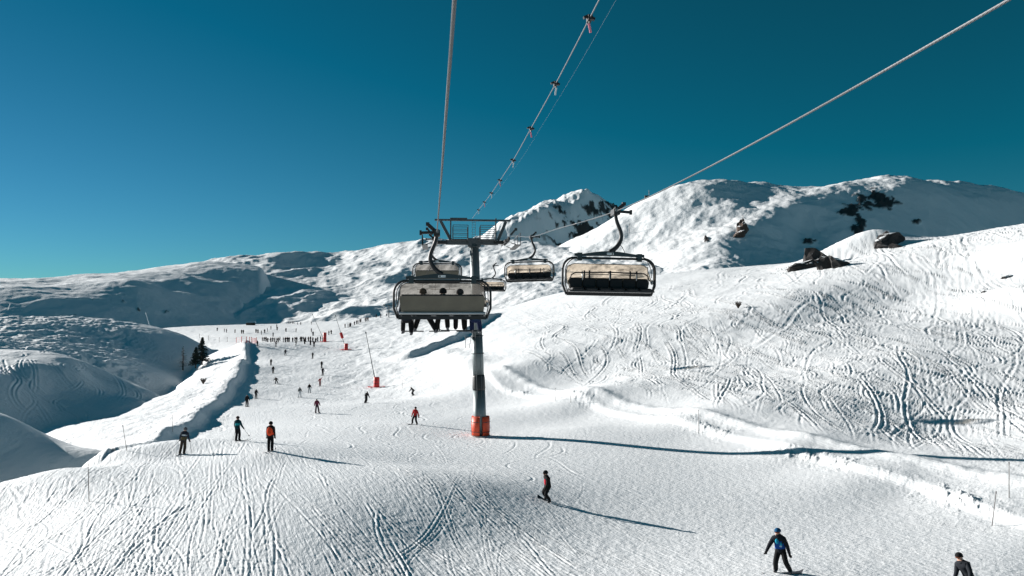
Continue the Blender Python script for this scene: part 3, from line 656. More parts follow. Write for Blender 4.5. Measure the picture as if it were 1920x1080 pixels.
# signal cable between the ropes with its clip-on markers
cabT = [(-12, 7.4), (0, 6.6), (10, 6.25), (16, 6.2), (20.6, 6.2), (26, 6.3), (32, 6.42), (39, 6.75), (45, 7.05), (52, 7.5), (60, 8.0), (68, 8.5)]
def CP(y): return Vector((3.2 - .0985 * y, y, smooth_tab(cabT, y)))
mb = MB(); k = 80; mb.tube([CP(-12 + 80 * i / k) for i in range(k + 1)], .013, 6); tag(mb.build('signal_cable', M['wire'], None, True), 'dark signal cable dotted with markers, rising above the tower', 'cable')
mb = MB(); mb.tube([CP(y) + Vector((.42, 0, .12 + .002 * y)) for y in np.linspace(-12, 68, 60)], .0022, 4); tag(mb.build('thin_wire', M['wire_thin'], None, True), 'hair-thin pale wire beside the marked signal cable', 'wire')
ords = ['nearest, topmost', 'second from the top', 'third from the top', 'fourth from the top', 'fifth from the top', 'sixth from the top', 'seventh from the top', 'last, right above the tower']
for i, y in enumerate((16.0, 20.6, 26.0, 32.0, 38.6, 44.5, 51.0, 58.0)):
    e = empty('cable_marker', CP(y), HEAD); tag(e, 'black cable marker with %s hanging tag, %s' % ('pink' if i % 2 == 0 else 'white', ords[i]), 'marker', 'markers on the signal cable')
    mb = MB(); mb.box((0, 0, .0), (.09, .22, .10)); mb.box((-.07, 0, .035), (.12, .09, .045), Matrix.Rotation(R(-25), 3, 'Y')); mb.box((.06, 0, .01), (.12, .09, .045), Matrix.Rotation(R(30), 3, 'Y')); mb.tube([(0, 0, -.03), (0, 0, -.10)], .02, 6); mb.build('clamp', M['dark'], e)
    mb = MB(); mb.box((.005, 0, -.20), (.045, .012, .20), Matrix.Rotation(R(9 if i % 2 else -12), 3, 'Y')); mb.build('hanging_tag', M['pink'] if i % 2 == 0 else M['white'], e)

# chairs.  Local frame: origin at the grip on the rope, +Y the way the occupants face, frame centre at x = +.2
CXO = .20
def hoop(z0, w, wb, zb, r, y=0.0, n=7, cr=.42):
    pts = []
    pts.append((CXO - wb, y, zb)); pts.append((CXO - w, y, zb + .35)); pts.append((CXO - w, y, z0 - cr))
    for i in range(1, n): a = R(90) * i / n; pts.append((CXO - w + cr - cr * math.cos(a), y, z0 - cr + cr * math.sin(a)))
    L_ = pts[:]; pts2 = [(2 * CXO - p[0], p[1], p[2]) for p in L_[::-1]]
    return L_ + pts2
def make_chair(open_bubble):
    root = empty('chairlift_chair')
    g = MB(); g.box((0, 0, -.02), (.22, .55, .20)); g.box((0, .1, .07), (.12, .3, .12)); g.bar((-.05, 0, .02), (-.52, 0, .0), .09, .09); g.box((-.55, 0, 0), (.07, .14, .16)); g.bar((-.05, -.05, .05), (-.28, -.05, .26), .12, .12); g.box((-.31, -.05, .29), (.12, .14, .12))
    gp = g.build('grip', M['dark'], root)
    sp = MB(); sp.tube([(.02, -.32, .02), (.02, .32, .02)], .06, 10); sp.build('grip_spring', M['steel'], gp)
    # swan-neck hanger
    ctl = [(0, 0, -.08), (-.06, 0, -.35), (-.20, 0, -.70), (-.21, 0, -.95), (-.10, 0, -1.18), (.06, 0, -1.34), (.20, 0, -1.42)]
    pts = []
    for i in range(len(ctl) - 1):
        p0, p1, p2, p3 = (Vector(ctl[max(0, min(len(ctl) - 1, i + k))]) for k in (-1, 0, 1, 2))
        for t in np.linspace(0, 1, 6)[:-1]: pts.append(.5 * ((2 * p1) + (p2 - p0) * t + (2 * p0 - 5 * p1 + 4 * p2 - p3) * t * t + (-p0 + 3 * p1 - 3 * p2 + p3) * t ** 3))
    pts.append(Vector(ctl[-1])); h = MB(); h.tube(pts, np.linspace(.062, .085, len(pts)), 10); h.build('hanger_arm', M['dark'], root, True)
    bt = MB(); v = []; n = 22                       # arched crossbeam
    for i in range(n + 1):
        x = -1.12 + 2.24 * i / n; zt = -1.52 + .13 * max(0, math.cos(x / 1.12 * math.pi / 2)) ** 1.3; zb = -1.585 + .03 * math.cos(x * 1.4)
        for yy in (-.075, .075): v += [(CXO + x, yy, zb), (CXO + x, yy, zt)]
    f = []
    for i in range(n):
        a, b = i * 4, (i + 1) * 4; f += [(a, b, b + 1, a + 1), (a + 2, a + 3, b + 3, b + 2), (a + 1, b + 1, b + 3, a + 3), (a, a + 2, b + 2, b)]
    f += [(0, 1, 3, 2), (n * 4, n * 4 + 2, n * 4 + 3, n * 4 + 1)]
    bt.add(v, f); beam = bt.build('crossbeam', M['teal_paint'], root)
    for fy in (-1, 1):
        pl = MB(); pl.box((CXO - .02, fy * .079, -1.485), (.24, .006, .075)); plate = pl.build('number_plate', M['white'], beam)
        pk = MB(); pk.box((CXO - .09, fy * .083, -1.485), (.05, .004, .055)); pk.build('plate_emblem', M['dark'], plate)
        pk = MB(); pk.box((CXO + .04, fy * .083, -1.488), (.10, .004, .028)); pk.build('plate_number', M['grey'], plate)
    for sx in (-1, 1):
        cb = MB(); cb.box((CXO + sx * 1.06, 0, -1.60), (.17, .22, .27)); cb.box((CXO + sx * 1.18, 0, -1.53), (.12, .12, .09)); cb.build('clamp_block', M['teal_paint'], root)
    fr = MB(); fr.tube(hoop(-1.63, 1.64, 1.50, -2.92, .038), .04, 8); fr.build('hoop_frame', M['dark'], root, True)
    fr = MB(); fr.tube(hoop(-1.66, 1.56, 1.46, -2.92, .02, .10), .018, 6); fr.build('inner_hoop', M['dark'], root, True)
    # seat
    sp = MB(); sp.box((CXO, .28, -2.80), (2.94, .56, .05)); sp.box((CXO, -.02, -2.89), (2.98, .10, .12)); sp.build('seat_pan', M['dark'], root)
    rail = MB(); rail.tube([(CXO - 1.46, -.10, -2.74), (CXO + 1.46, -.10, -2.74)], .05, 10); tag(rail.build('rear_rail', M['grey'], root, True), 'light grey rail along the bottom of the seat back')
    bs = MB(); q = Matrix.Rotation(R(10), 3, 'X')
    v = []; n = 8; w = 1.45; zl, zh = -2.70, (-2.36 if open_bubble else -2.14)
    for yo in (0, -.05):
        ring_ = [(-w + .06, zl), (w - .06, zl)] + [(w - .12 + .12 * math.sin(R(90) * (1 - i / n)), zh - .12 + .12 * math.cos(R(90) * (1 - i / n))) for i in range(n + 1)] + [(-w + .12 - .12 * math.sin(R(90) * i / n), zh - .12 + .12 * math.cos(R(90) * i / n)) for i in range(n + 1)]
        v += [(CXO + x, -.02 + yo - .18 * (z - zl), z) for x, z in ring_]
    k = len(v) // 2; bs.add(v, [tuple(range(k)), tuple(range(2 * k - 1, k - 1, -1))] + [(i, k + i, k + (i + 1) % k, (i + 1) % k) for i in range(k)])
    bs.build('seat_back', M['shell'], root)
    tr = MB(); zt_ = zh + .01; tr.tube([(CXO - 1.38, -.16, zt_), (CXO + 1.38, -.16, zt_)], .028, 8); tr.build('back_top_rail', M['dark'], root, True)
    for k in range(6):
        x = CXO - 1.18 + k * .472
        p = MB(); p.rbox((x, .30, -2.745), (.225, .27, .06)); p.build('seat_pad', M['seat'], root, True)
        p = MB(); p.rbox((x, .005, (-2.70 + zh) / 2 + .01), (.228, .06, (zh + 2.70) / 2 + .01), 16, 10, 0, q); p.build('back_pad', M['seat'], root, True)
    for k in (-.95, 0, .95):
        p = MB(); p.tube([(CXO + k, -.12, -2.16), (CXO + k, -.02, -2.10), (CXO + k + .02, .16, -2.2), (CXO + k + .03, .22, -2.42)], .02, 6); p.build('divider', M['grey'], root, True)
    # restraint bar
    b_ = MB()
    if open_bubble:
        xs = 1.30; y0 = .12
        b_.tube([(CXO - xs - .1, y0, -2.42), (CXO - xs - .06, y0, -2.25), (CXO - xs + .08, y0, -2.16), (CXO, y0, -2.13), (CXO + xs - .08, y0, -2.16), (CXO + xs + .06, y0, -2.25), (CXO + xs + .1, y0, -2.42)], .022, 6)
        b_.tube([(CXO - .9, y0, -2.22), (CXO + .9, y0, -2.21)], .014, 5)
        for k in (-.95, -.72, -.02, .72, .9): b_.bar((CXO + k, y0, -2.08), (CXO + k, y0, -2.34), .05, .05)
    else:
        b_.tube([(CXO - 1.4, .1, -2.3), (CXO - 1.4, .55, -2.42), (CXO - 1.25, .62, -2.45), (CXO + 1.25, .62, -2.45), (CXO + 1.4, .55, -2.42), (CXO + 1.4, .1, -2.3)], .022, 6)
    b_.build('restraint_bar', M['dark'], root, True)
    if not open_bubble:
        for x in (-1.0, -.1, .85):
            p = MB(); p.tube([(CXO + x, .62, -2.45), (CXO + x, .60, -3.36)], .018, 6); p.tube([(CXO + x - .36, .60, -3.36), (CXO + x + .36, .60, -3.36)], .02, 6); p.build('footrest', M['dark'], root, True)
    # weather bubble: a curved tinted shell with a dark edge
    def shell(yf, z0, z1, w, name, mt):
        v, f, nx, nz = [], [], 24, 10
        for j in range(nz + 1):
            t = j / nz; z = z0 + (z1 - z0) * t
            for i in range(nx + 1):
                s_ = -1 + 2 * i / nx; e = abs(s_); rc = .16
                zz = z
                if j == 0 and e > .85: zz = z0 - .11 * ((e - .85) / .15) ** 2
                if j == nz and e > .85: zz = z1 + .11 * ((e - .85) / .15) ** 2
                v.append((CXO + s_ * w * (1 - .04 * abs(2 * t - 1) ** 3), yf(t) - .12 * e ** 4 * (1 if yf(.5) > 0 else -1), zz))
        for j in range(nz):
            for i in range(nx): a = j * (nx + 1) + i; f.append((a, a + 1, a + nx + 2, a + nx + 1))
        m_ = MB(); m_.add(v, f); o = m_.build(name, mt, root, True)
        e_ = MB(); idx = list(range(nx + 1)) + [(j + 1) * (nx + 1) - 1 for j in range(1, nz + 1)] + [nz * (nx + 1) + i for i in range(nx - 1, -1, -1)] + [j * (nx + 1) for j in range(nz - 1, -1, -1)]
        e_.tube([v[i] for i in idx], .014, 5); e_.build('bubble_edge', M['dark'], o, True)
        return o
    if open_bubble: shell(lambda t: -.42 + .16 * (2 * t - 1) ** 2, -1.83, -2.62, 1.46, 'bubble', M['bubble'])
    else: shell(lambda t: .78 - .35 * (1 - t) ** 2, -1.70, -2.62, 1.46, 'bubble', M['bubble_smoke'])
    for sx in (-1, 1):
        p = MB(); yy = -.4 if open_bubble else .5
        p.bar((CXO + sx * 1.50, 0, -2.45), (CXO + sx * 1.47, yy, -2.0), .03, .06); p.sphere((CXO + sx * 1.53, 0, -2.45), (.05, .09, .09), 10, 6); p.build('bubble_arm', M['grey'], root)
    c_ = MB(); c_.tube([(-.12, .05, -1.1), (-.25 + CXO * 0, .06, -1.25), (-.35, .06, -1.45), (-.75, .06, -1.5), (-1.1, .06, -1.62), (-1.28, .05, -2.0), (-1.3, .05, -2.3)], .012, 5); c_.build('control_hose', M['dark'], root, True)
    return root
occ = make_chair(False); vac = make_chair(True)
def put_chair(src, first, P, y, face_back, label, group, roll=0.0):
    o = src if first else copy_tree(src)
    o.location = P(y) + Vector((0, 0, -.02)); o.rotation_euler = (0, roll, HEAD + (math.pi if face_back else 0)); tag(o, label, 'chairlift chair', group); return o
LG, RG = 'chairs riding up on the left rope', 'empty chairs coming down on the right rope'
chair1 = put_chair(occ, True, LP, 26.3, False, 'nearest chair on the left rope, smoky bubble closed, skiers\' legs dangling below', LG)
put_chair(occ, False, LP, 52.0, False, 'chair on the left rope half hidden behind the nearest occupied chair', LG)
put_chair(vac, True, RP, 27.0, True, 'large near empty chair with raised tan bubble and black seats, on the right rope', RG, R(-.9))
put_chair(vac, False, RP, 51.0, True, 'smaller empty chair just right of the tower mast, in front of the white slope', RG, R(2))
put_chair(vac, False, RP, 88.0, True, 'small far empty chair peeping out behind the tower mast, tan bubble', RG)
put_chair(vac, False, RP, 122.0, True, 'farthest empty chair, hidden behind the mast and the occupied chair', RG)

# ------------------------------------------------------------------ people
def figure(knee=.15, lean=.12, stance=.10, armL=(.25, .15, .35), armR=(.25, .15, .35), crouch_tilt=0.0, head=.0, sit=False, twist=0.0):
    """joints of a 1.75 m body facing +Y; arms: (out, forward, elbow)"""
    J = {}
    hz = .10 + .86 * math.cos(knee)
    if sit: hz = .55
    J['pelvis'] = Vector((0, 0, hz)); sp = Vector((0, math.sin(lean), math.cos(lean)))
    J['waist'] = J['pelvis'] + sp * .16; J['chest'] = J['pelvis'] + sp * .36; J['neck'] = J['pelvis'] + sp * .54
    hd = Vector((0, math.sin(lean * .5 + head), math.cos(lean * .5 + head))); J['chin'] = J['neck'] + hd * .09; J['head'] = J['neck'] + hd * .19; J['crown'] = J['neck'] + hd * .27
    J['nose'] = J['head'] + Vector((0, .105, -.01))
    for s, sg, arm in (('L', -1, armL), ('R', 1, armR)):
        J['sh' + s] = J['neck'] - sp * .06 + Vector((sg * .18, 0, 0))
        o, f, e = arm
        d1 = Vector((sg * math.sin(o), math.cos(o) * math.sin(f), -math.cos(o) * math.cos(f)))
        d2 = Vector((sg * math.sin(o) * .6, math.cos(o) * math.sin(f + e), -math.cos(o) * math.cos(f + e))).normalized()
        J['el' + s] = J['sh' + s] + d1 * .28; J['wr' + s] = J['el' + s] + d2 * .25; J['ha' + s] = J['wr' + s] + d2 * .09
        J['hip' + s] = J['pelvis'] + Vector((sg * .09, 0, -.03))
        if sit:
            J['kn' + s] = J['hip' + s] + Vector((sg * .04, .44, .02)); J['an' + s] = J['kn' + s] + Vector((sg * .02, .04, -.42)); J['toe' + s] = J['an' + s] + Vector((0, .17, -.06))
        else:
            J['an' + s] = Vector((sg * stance, -.02 - .1 * math.sin(knee), .10)); mid = (J['hip' + s] + J['an' + s]) / 2
            J['kn' + s] = mid + Vector((sg * .01, .46 * math.sin(knee), 0)); J['toe' + s] = J['an' + s] + Vector((sg * .02, .18, -.045))
    return J
BONES = [('pelvis', 'waist', 1), ('waist', 'chest', 0), ('chest', 'neck', 0), ('neck', 'chin', 0), ('chin', 'head', 4), ('head', 'crown', 5)]
for s in 'LR': BONES += [('neck', 'sh' + s, 0), ('sh' + s, 'el' + s, 0), ('el' + s, 'wr' + s, 0), ('wr' + s, 'ha' + s, 3), ('pelvis', 'hip' + s, 1), ('hip' + s, 'kn' + s, 1), ('kn' + s, 'an' + s, 1), ('an' + s, 'toe' + s, 2)]
RAD = dict(pelvis=.165, waist=.172, chest=.185, neck=.095, chin=.075, head=.102, crown=.085, shL=.105, elL=.080, wrL=.060, haL=.052, hipL=.125, knL=.102, anL=.094, toeL=.060)
for k in list(RAD):
    if k.endswith('L'): RAD[k[:-1] + 'R'] = RAD[k]
def skin_mesh(J, mats, name='body', sub=1):
    names = [n for n in J if n in RAD]; me = bpy.data.meshes.new(name)
    me.from_pydata([J[n] for n in names], [(names.index(a), names.index(b)) for a, b, _ in BONES], [])
    o = bpy.data.objects.new('tmp', me); COL.objects.link(o); o.modifiers.new('skin', 'SKIN')
    sv = me.skin_vertices[0].data
    for i, n in enumerate(names):
        sv[i].radius = (RAD[n] * (1.12 if n in ('chest', 'waist', 'pelvis') else 1), RAD[n] * (.86 if n in ('chest', 'waist') else 1)); sv[i].use_root = (n == 'pelvis')
    if sub: m2 = o.modifiers.new('sub', 'SUBSURF'); m2.levels = sub; m2.render_levels = sub
    dg = bpy.context.evaluated_depsgraph_get(); dg.update(); r = bpy.data.meshes.new_from_object(o.evaluated_get(dg)); r.name = name
    bpy.data.objects.remove(o); 
    r.materials.clear()
    for mt in mats: r.materials.append(mt)
    C = np.empty(len(r.polygons) * 3); r.polygons.foreach_get('center', C); C = C.reshape(-1, 3); best = np.full(len(C), 1e9); idx = np.zeros(len(C), dtype=np.int32)
    for a, b, k in BONES:
        A, B = np.array(J[a]), np.array(J[b]); dv = B - A; t = np.clip(((C - A) @ dv) / (dv @ dv), 0, 1); dd = np.linalg.norm(C - A - t[:, None] * dv, axis=1) / ((RAD[a] + RAD[b]) / 2)
        m = dd < best; best[m] = dd[m]; idx[m] = k
    r.polygons.foreach_set('material_index', idx); r.polygons.foreach_set('use_smooth', np.ones(len(idx), dtype=bool)); r.update(); return r
def board_mesh(mb, c, L_, w, th, along, m=0, tip=.10):
    """long plank with upturned rounded ends; along is a unit vector in the snow plane"""
    a = Vector(along).normalized(); b = Vector((-a.y, a.x, 0)); v = []; n = 12
    for i in range(n + 1):
        t = -1 + 2 * i / n; up = tip * max(0, (abs(t) - .82) / .18) ** 2; ww = w * math.sqrt(max(.02, 1 - max(0, (abs(t) - .85) / .15) ** 2)) * (.9 + .1 * t * t)
        for s_ in (-1, 1):
            for z in (0, th): v.append(Vector(c) + a * (t * L_ / 2) + b * (s_ * ww / 2) + Vector((0, 0, z + up)))
    f = []
    for i in range(n): p, q = i * 4, (i + 1) * 4; f += [(p, q, q + 2, p + 2), (p + 1, p + 3, q + 3, q + 1), (p, p + 1, q + 1, q), (p + 2, q + 2, q + 3, p + 3)]
    f += [(0, 2, 3, 1), (n * 4, n * 4 + 1, n * 4 + 3, n * 4 + 2)]
    mb.add(v, f, m)
def glove(J, s, parent, mt):
    p, d = J['ha' + s], (J['ha' + s] - J['wr' + s]).normalized(); sg = -1 if s == 'L' else 1
    side = d.cross(Vector((0, 0, 1)));
    if side.length < .2: side = Vector((0, 1, 0))
    side.normalize(); nrm = side.cross(d); mb = MB(); mb.sphere(p, (.05, .05, .05), 8, 6)
    for k, ln in enumerate((.060, .070, .066, .052)):
        b0 = p + d * .025 + side * ((k - 1.5) * .024); mb.tube([b0, b0 + d * ln * .6 + nrm * .008, b0 + d * ln + nrm * .035], [.016, .015, .011], 6)
    b0 = p + side * -.04; mb.tube([b0, b0 + side * -.03 + d * .03, b0 + side * -.028 + d * .06 + nrm * .01], [.018, .016, .012], 6)
    return mb.build('glove', mt, parent, True)
def person(label, px=None, py=None, at=None, rz=0.0, J=None, jacket=(.02, .02, .022), pants=(.012, .012, .014), hat=(.02, .02, .022), gear='ski', hgt=1.75, tilt=0.0, detail=True, group=None, gearcol=None, gear_dir=None, sub=1, gloves=(.015, .015, .016), extra=None):
    J = J or figure(); loc = at if at is not None else NF.hit(px, py)
    root = empty('person', loc, 0); root.rotation_euler = Euler((0, tilt, rz), 'XYZ'); root.scale = [hgt / 1.80] * 3
    mats = [cloth(jacket), cloth(pants), M['boot'], cloth(gloves), M['skin'], cloth(hat)]
    body = link(bpy.data.objects.new('body', skin_mesh(J, mats, 'body', sub)), root)
    if detail:
        hd, up = J['head'], (J['crown'] - J['chin']).normalized(); q = up.to_track_quat('Z', 'Y').to_matrix() if up.z < .999 else Matrix.Identity(3)
        q = Matrix.Rotation(math.atan2(-up.y, up.z) , 3, 'X')
        mb = MB(); vs, fs = [], []; nr, ns = 7, 14
        for i in range(nr + 1):
            th = R(112) * i / nr
            for j in range(ns):
                ph = 2 * math.pi * j / ns; cut = 1.0 if math.sin(ph) < .35 else 1 - .30 * (i / nr)
                t2 = th * cut; vs.append(hd + q @ Vector((.128 * math.sin(t2) * math.cos(ph), .142 * math.sin(t2) * math.sin(ph), .02 + .135 * math.cos(t2))))
        for i in range(nr):
            for j in range(ns): fs.append((i * ns + j, (i + 1) * ns + j, (i + 1) * ns + (j + 1) % ns, i * ns + (j + 1) % ns))
        mb.add(vs, fs); mb.build('helmet', cloth(hat), root, True)
        mb = MB(); mb.sphere(hd + q @ Vector((0, .085, .015)), (.095, .05, .045), 12, 7, 0, q); mb.build('goggles', M['glass'], root, True)
        mb = MB(); mb.sphere(hd + q @ Vector((0, .108, -.035)), (.016, .022, .022), 8, 6, 0, q); mb.build('nose', M['skin'], root, True)
        for s in 'LR': glove(J, s, root, cloth(gloves))
        mb = MB(); mb.sphere(J['neck'] + Vector((0, .0, -.015)), (.115, .11, .055), 12, 6); mb.build('collar', cloth(jacket), root, True)
        mb = MB(); 
        p = J['pelvis']; n_ = 14
        v = [(p.x + .185 * math.cos(2 * math.pi * k / n_), p.y + .155 * math.sin(2 * math.pi * k / n_), p.z - .05) for k in range(n_)] + [(J['waist'].x + .172 * math.cos(2 * math.pi * k / n_), J['waist'].y + .142 * math.sin(2 * math.pi * k / n_), J['waist'].z + .06) for k in range(n_)]
        mb.add(v, [(k, (k + 1) % n_, n_ + (k + 1) % n_, n_ + k) for k in range(n_)]); mb.build('jacket_hem', cloth(jacket), root, True)
    gm = M['ski'] if gear == 'ski' else M['board']
    if gearcol: gm = cloth(gearcol)
    if gear == 'ski':
        for s in 'LR':
            mb = MB(); a = J['an' + s]; board_mesh(mb, (a.x, a.y + .12, a.z - .125), 1.65, .085, .022, gear_dir or (0, 1, 0))
            mb.box((a.x, a.y + .05, a.z - .075), (.085, .34, .07)); mb.build('ski', gm, root)
    elif gear == 'board':
        a = (J['anL'] + J['anR']) / 2; mb = MB(); board_mesh(mb, (a.x, a.y + .06, a.z - .125), 1.55, .27, .025, gear_dir or (1, 0, 0)); mb.build('snowboard', gm, root)
    tag(root, label, 'person', group)
    if extra: extra(root, J)
    return root
def backpack(col):
    def f(root, J):
        mb = MB(); c = (J['chest'] + J['waist']) / 2 + Vector((0, -.21, .02)); mb.sphere(c, (.185, .12, .27), 14, 9); pk = mb.build('backpack', cloth(col), root, True)
        mb = MB(); mb.sphere(c + Vector((0, -.07, -.06)), (.12, .07, .12), 12, 7); mb.build('pack_pocket', cloth([x * .8 for x in col]), pk, True)
        for sg in (-1, 1):
            mb = MB(); mb.tube([c + Vector((sg * .1, .05, .2)), J['neck'] + Vector((sg * .11, .02, -.02)), J['chest'] + Vector((sg * .12, .15, 0)), J['waist'] + Vector((sg * .15, .02, 0))], .02, 5); mb.build('shoulder_strap', M['boot'], root, True)
    return f
def belt_panel(col, z0, z1, name='jacket_panel'):
    def f(root, J):
        n_ = 18; a, b = J['waist'].lerp(J['neck'], z0), J['waist'].lerp(J['neck'], z1); mb = MB(); v = []
        for t in np.linspace(0, 1, 4):
            p = a.lerp(b, t); v += [(p.x + .195 * math.cos(2 * math.pi * k / n_), p.y + .152 * math.sin(2 * math.pi * k / n_), p.z) for k in range(n_)]
        mb.add(v, [(i * n_ + k, i * n_ + (k + 1) % n_, (i + 1) * n_ + (k + 1) % n_, (i + 1) * n_ + k) for i in range(3) for k in range(n_)]); mb.build(name, cloth(col), root, True)
    return f
def poles_for(root, J, tips, label):
    Mx = Matrix.Translation(root.location) @ root.rotation_euler.to_matrix().to_4x4() @ Matrix.Diagonal((*root.scale, 1))
    for s, tip, lb in zip('LR', tips, label):
        a = Mx @ J['ha' + s]; b = Mx @ Vector(tip); e = empty('ski_pole', b); tag(e, lb, 'ski pole', 'ski poles')
        d = (a - b); mb = MB(); mb.tube([(0, 0, 0), d * .08, d * 1.0], [.006, .010, .012], 6); mb.build('shaft', M['steel_dark'], e)
        mb = MB(); mb.tube([d * .96, d * 1.10], .022, 8); mb.build('handle', M['boot'], e); mb = MB(); mb.tube([d * .06, d * .075], .05, 10); mb.build('basket', M['boot'], e)
Jski = figure(.22, .16, .13, (.30, .10, .5), (.30, .10, .5)); Jstand = figure(.06, .05, .10, (.12, .05, .2), (.12, .05, .2))
Jboard = figure(.42, .14, .26, (.55, .05, .15), (.28, .0, .2)); Jturn = figure(.38, .22, .10, (.5, .2, .5), (.45, .1, .5)); Jcrouch = figure(.65, .75, .22, (.5, .3, .5), (.7, -.9, .2))
Jwave = figure(.15, .08, .12, (2.5, .1, .2), (.5, .1, .3)); Jwide = figure(.18, .06, .20, (.35, .1, .4), (.35, .1, .4)); Jlean = figure(.55, .24, .22, (.15, .15, .3), (.22, -.25, .25), head=.25)
BK = (.016, .016, .018)
p1 = person('skier in black and white jacket with olive hem, poles out, beside the snowbank', 341, 852, rz=R(6), J=Jski, jacket=(.03, .035, .05), pants=(.045, .036, .03), hat=(.12, .12, .13), tilt=R(6), hgt=1.72,
   extra=lambda r, J: (belt_panel((.62, .64, .66), .42, .66)(r, J), belt_panel((.12, .095, .05), -.35, .22, 'jacket_skirt')(r, J)))
poles_for(p1, Jski, [(-1.0, -.15, .02), (.62, .2, .02)], ['ski pole slanting left from skier in black and white jacket', 'upright ski pole right of skier in black and white jacket'])
p2 = person('skier in teal jacket and black trousers seen from behind, poles spread', 446, 827, gear_dir=(.75, .65, 0), rz=R(-12), J=Jski, jacket=(.01, .05, .06), pants=BK, hat=(.05, .03, .03), hgt=1.72, tilt=R(-3), extra=belt_panel((.02, .32, .36), .15, .55))
poles_for(p2, Jski, [(-.45, .1, .02), (1.0, -.1, .35)], ['upright ski pole left of skier in teal jacket', 'ski pole flung out right by skier in teal jacket'])
person('person with bright orange backpack and black trousers standing on the knoll', 507, 846, rz=R(2), J=Jstand, jacket=(.03, .02, .02), pants=(.010, .010, .011), hat=(.015, .014, .014), gear='ski', gear_dir=(0, 1, 0), hgt=1.80, extra=lambda r, J: (backpack((.82, .085, .03))(r, J), belt_panel((.75, .07, .03), -.25, .1, 'jacket_skirt')(r, J)))
person('snowboarder in red jacket and black trousers left of the tower foot', 777, 796, rz=R(160), J=Jboard, jacket=(.42, .03, .03), pants=BK, gear='board', hgt=1.78, tilt=R(-6), gear_dir=(.8, .6, 0))
person('snowboarder in dark jacket with red chest, leaning back on heels, spray behind', 1026, 940, rz=R(112), J=Jlean, jacket=(.020, .016, .016), pants=BK, gear='board', hgt=1.80, tilt=R(-9), gear_dir=(.95, .3, 0), extra=lambda r, J: (lambda mb: mb.build('chest_panel', cloth((.42, .02, .035)), r, True))(MB().sphere(J['chest'].lerp(J['waist'], .4) + Vector((0, .085, 0)), (.15, .085, .24), 12, 8)))
person('snowboarder in blue patterned jacket, blue helmet and black sleeves, lower right', 1468, 1075, rz=R(150), J=figure(.52, .26, .26, (.35, -.05, .2), (.6, .25, .35)), jacket=(.016, .018, .024), pants=(.014, .014, .015), hat=(.01, .07, .16), gear='board', hgt=1.80, tilt=R(5), gear_dir=(.85, .5, 0),
   extra=lambda r, J: (belt_panel((.012, .06, .26), -.2, .62)(r, J), (lambda mb: mb.build('jacket_print', [cloth((.02, .28, .42)), cloth((.35, .5, .6))], r, True))(MB().sphere(J['chest'] + Vector((.05, .135, .03)), (.07, .035, .10), 10, 7).sphere(J['waist'] + Vector((-.05, .14, .05)), (.06, .03, .05), 10, 6, 1).sphere(J['chest'] + Vector((-.08, .125, -.06)), (.05, .03, .07), 10, 6))))
person('person in grey camouflage jacket and black helmet cut off by the lower edge', 1832, 1134, rz=R(118), J=figure(.35, .38, .24, (.3, .3, .4), (.3, .2, .4)), jacket=(.022, .025, .030), pants=BK, hat=(.014, .014, .015), gear='board', hgt=1.80, tilt=R(16),
   extra=lambda r, J: (lambda mb: mb.build('jacket_patch', cloth((.13, .125, .115)), r, True))(MB().sphere(J['chest'] + Vector((.10, -.06, .02)), (.11, .11, .2), 12, 8).sphere(J['waist'] + Vector((.08, -.05, .02)), (.11, .11, .15), 12, 8)))
# skiers spread over the upper piste
UP = 'skiers spread over the upper piste'
mid = [
 ('skier in black leaning into a turn below the near red lance base', 685, 756, Jturn, BK, BK, 'ski', R(-20), R(9), 1.75),
 ('crouching snowboarder in black riding just above the red-jacketed snowboarder', 775, 742, Jcrouch, BK, BK, 'board', R(70), 0, 1.75),
 ('slim skier in maroon jacket and dark trousers in the middle of the piste', 595, 775, Jwide, (.16, .035, .06), (.05, .03, .04), 'ski', R(5), R(-3), 1.75),
 ('skier in black near the left bank, lower of the two there', 463, 763, Jski, BK, BK, 'ski', R(5), 0, 1.75),
 ('skier in black near the left bank, upper of the two there', 480, 747, Jski, (.025, .02, .022), BK, 'ski', R(0), 0, 1.6),
 ('skier in grey jacket and white trousers mid piste', 562, 745, Jwide, (.14, .15, .15), (.55, .57, .58), 'ski', R(0), 0, 1.75),
 ('skier in black jacket and pale trousers right of the white-trousered one', 580, 737, Jwide, BK, (.36, .37, .38), 'ski', R(0), 0, 1.7),
 ('skier in red raising one arm', 600, 724, Jwave, (.33, .035, .035), (.2, .03, .03), 'ski', R(170), 0, 1.65),
 ('dark skier directly above the red skier with raised arm', 605, 704, Jski, (.02, .022, .035), BK, 'ski', R(-8), 0, 1.75),
 ('dark skier higher up right, second above the red one', 603, 690, Jstand, BK, BK, 'ski', R(0), 0, 1.7),
 ('snowboarder in black leaning left on the upper piste', 519, 720, Jcrouch, BK, BK, 'board', R(200), R(10), 1.8),
 ('dark skier on the left of upper piste, lower of two close together', 512, 700, Jski, (.03, .02, .02), BK, 'ski', R(10), 0, 1.7),
 ('dark skier on the left of upper piste, upper of two close together', 508, 685, Jstand, BK, BK, 'ski', R(0), 0, 1.65),
 ('dark skier below the right half of the crowd', 586, 672, Jski, BK, BK, 'ski', R(-15), 0, 1.7),
 ('dark skier below the left half of the crowd', 535, 666, Jwide, (.03, .032, .04), BK, 'ski', R(12), 0, 1.75),
]
for lb, px, py, J, jk, pt, gear, rz, tl_, hg in mid: person(lb, px, py, rz=rz, J=J, jacket=jk, pants=pt, gear=gear, hgt=hg, tilt=tl_, detail=False, group=UP)
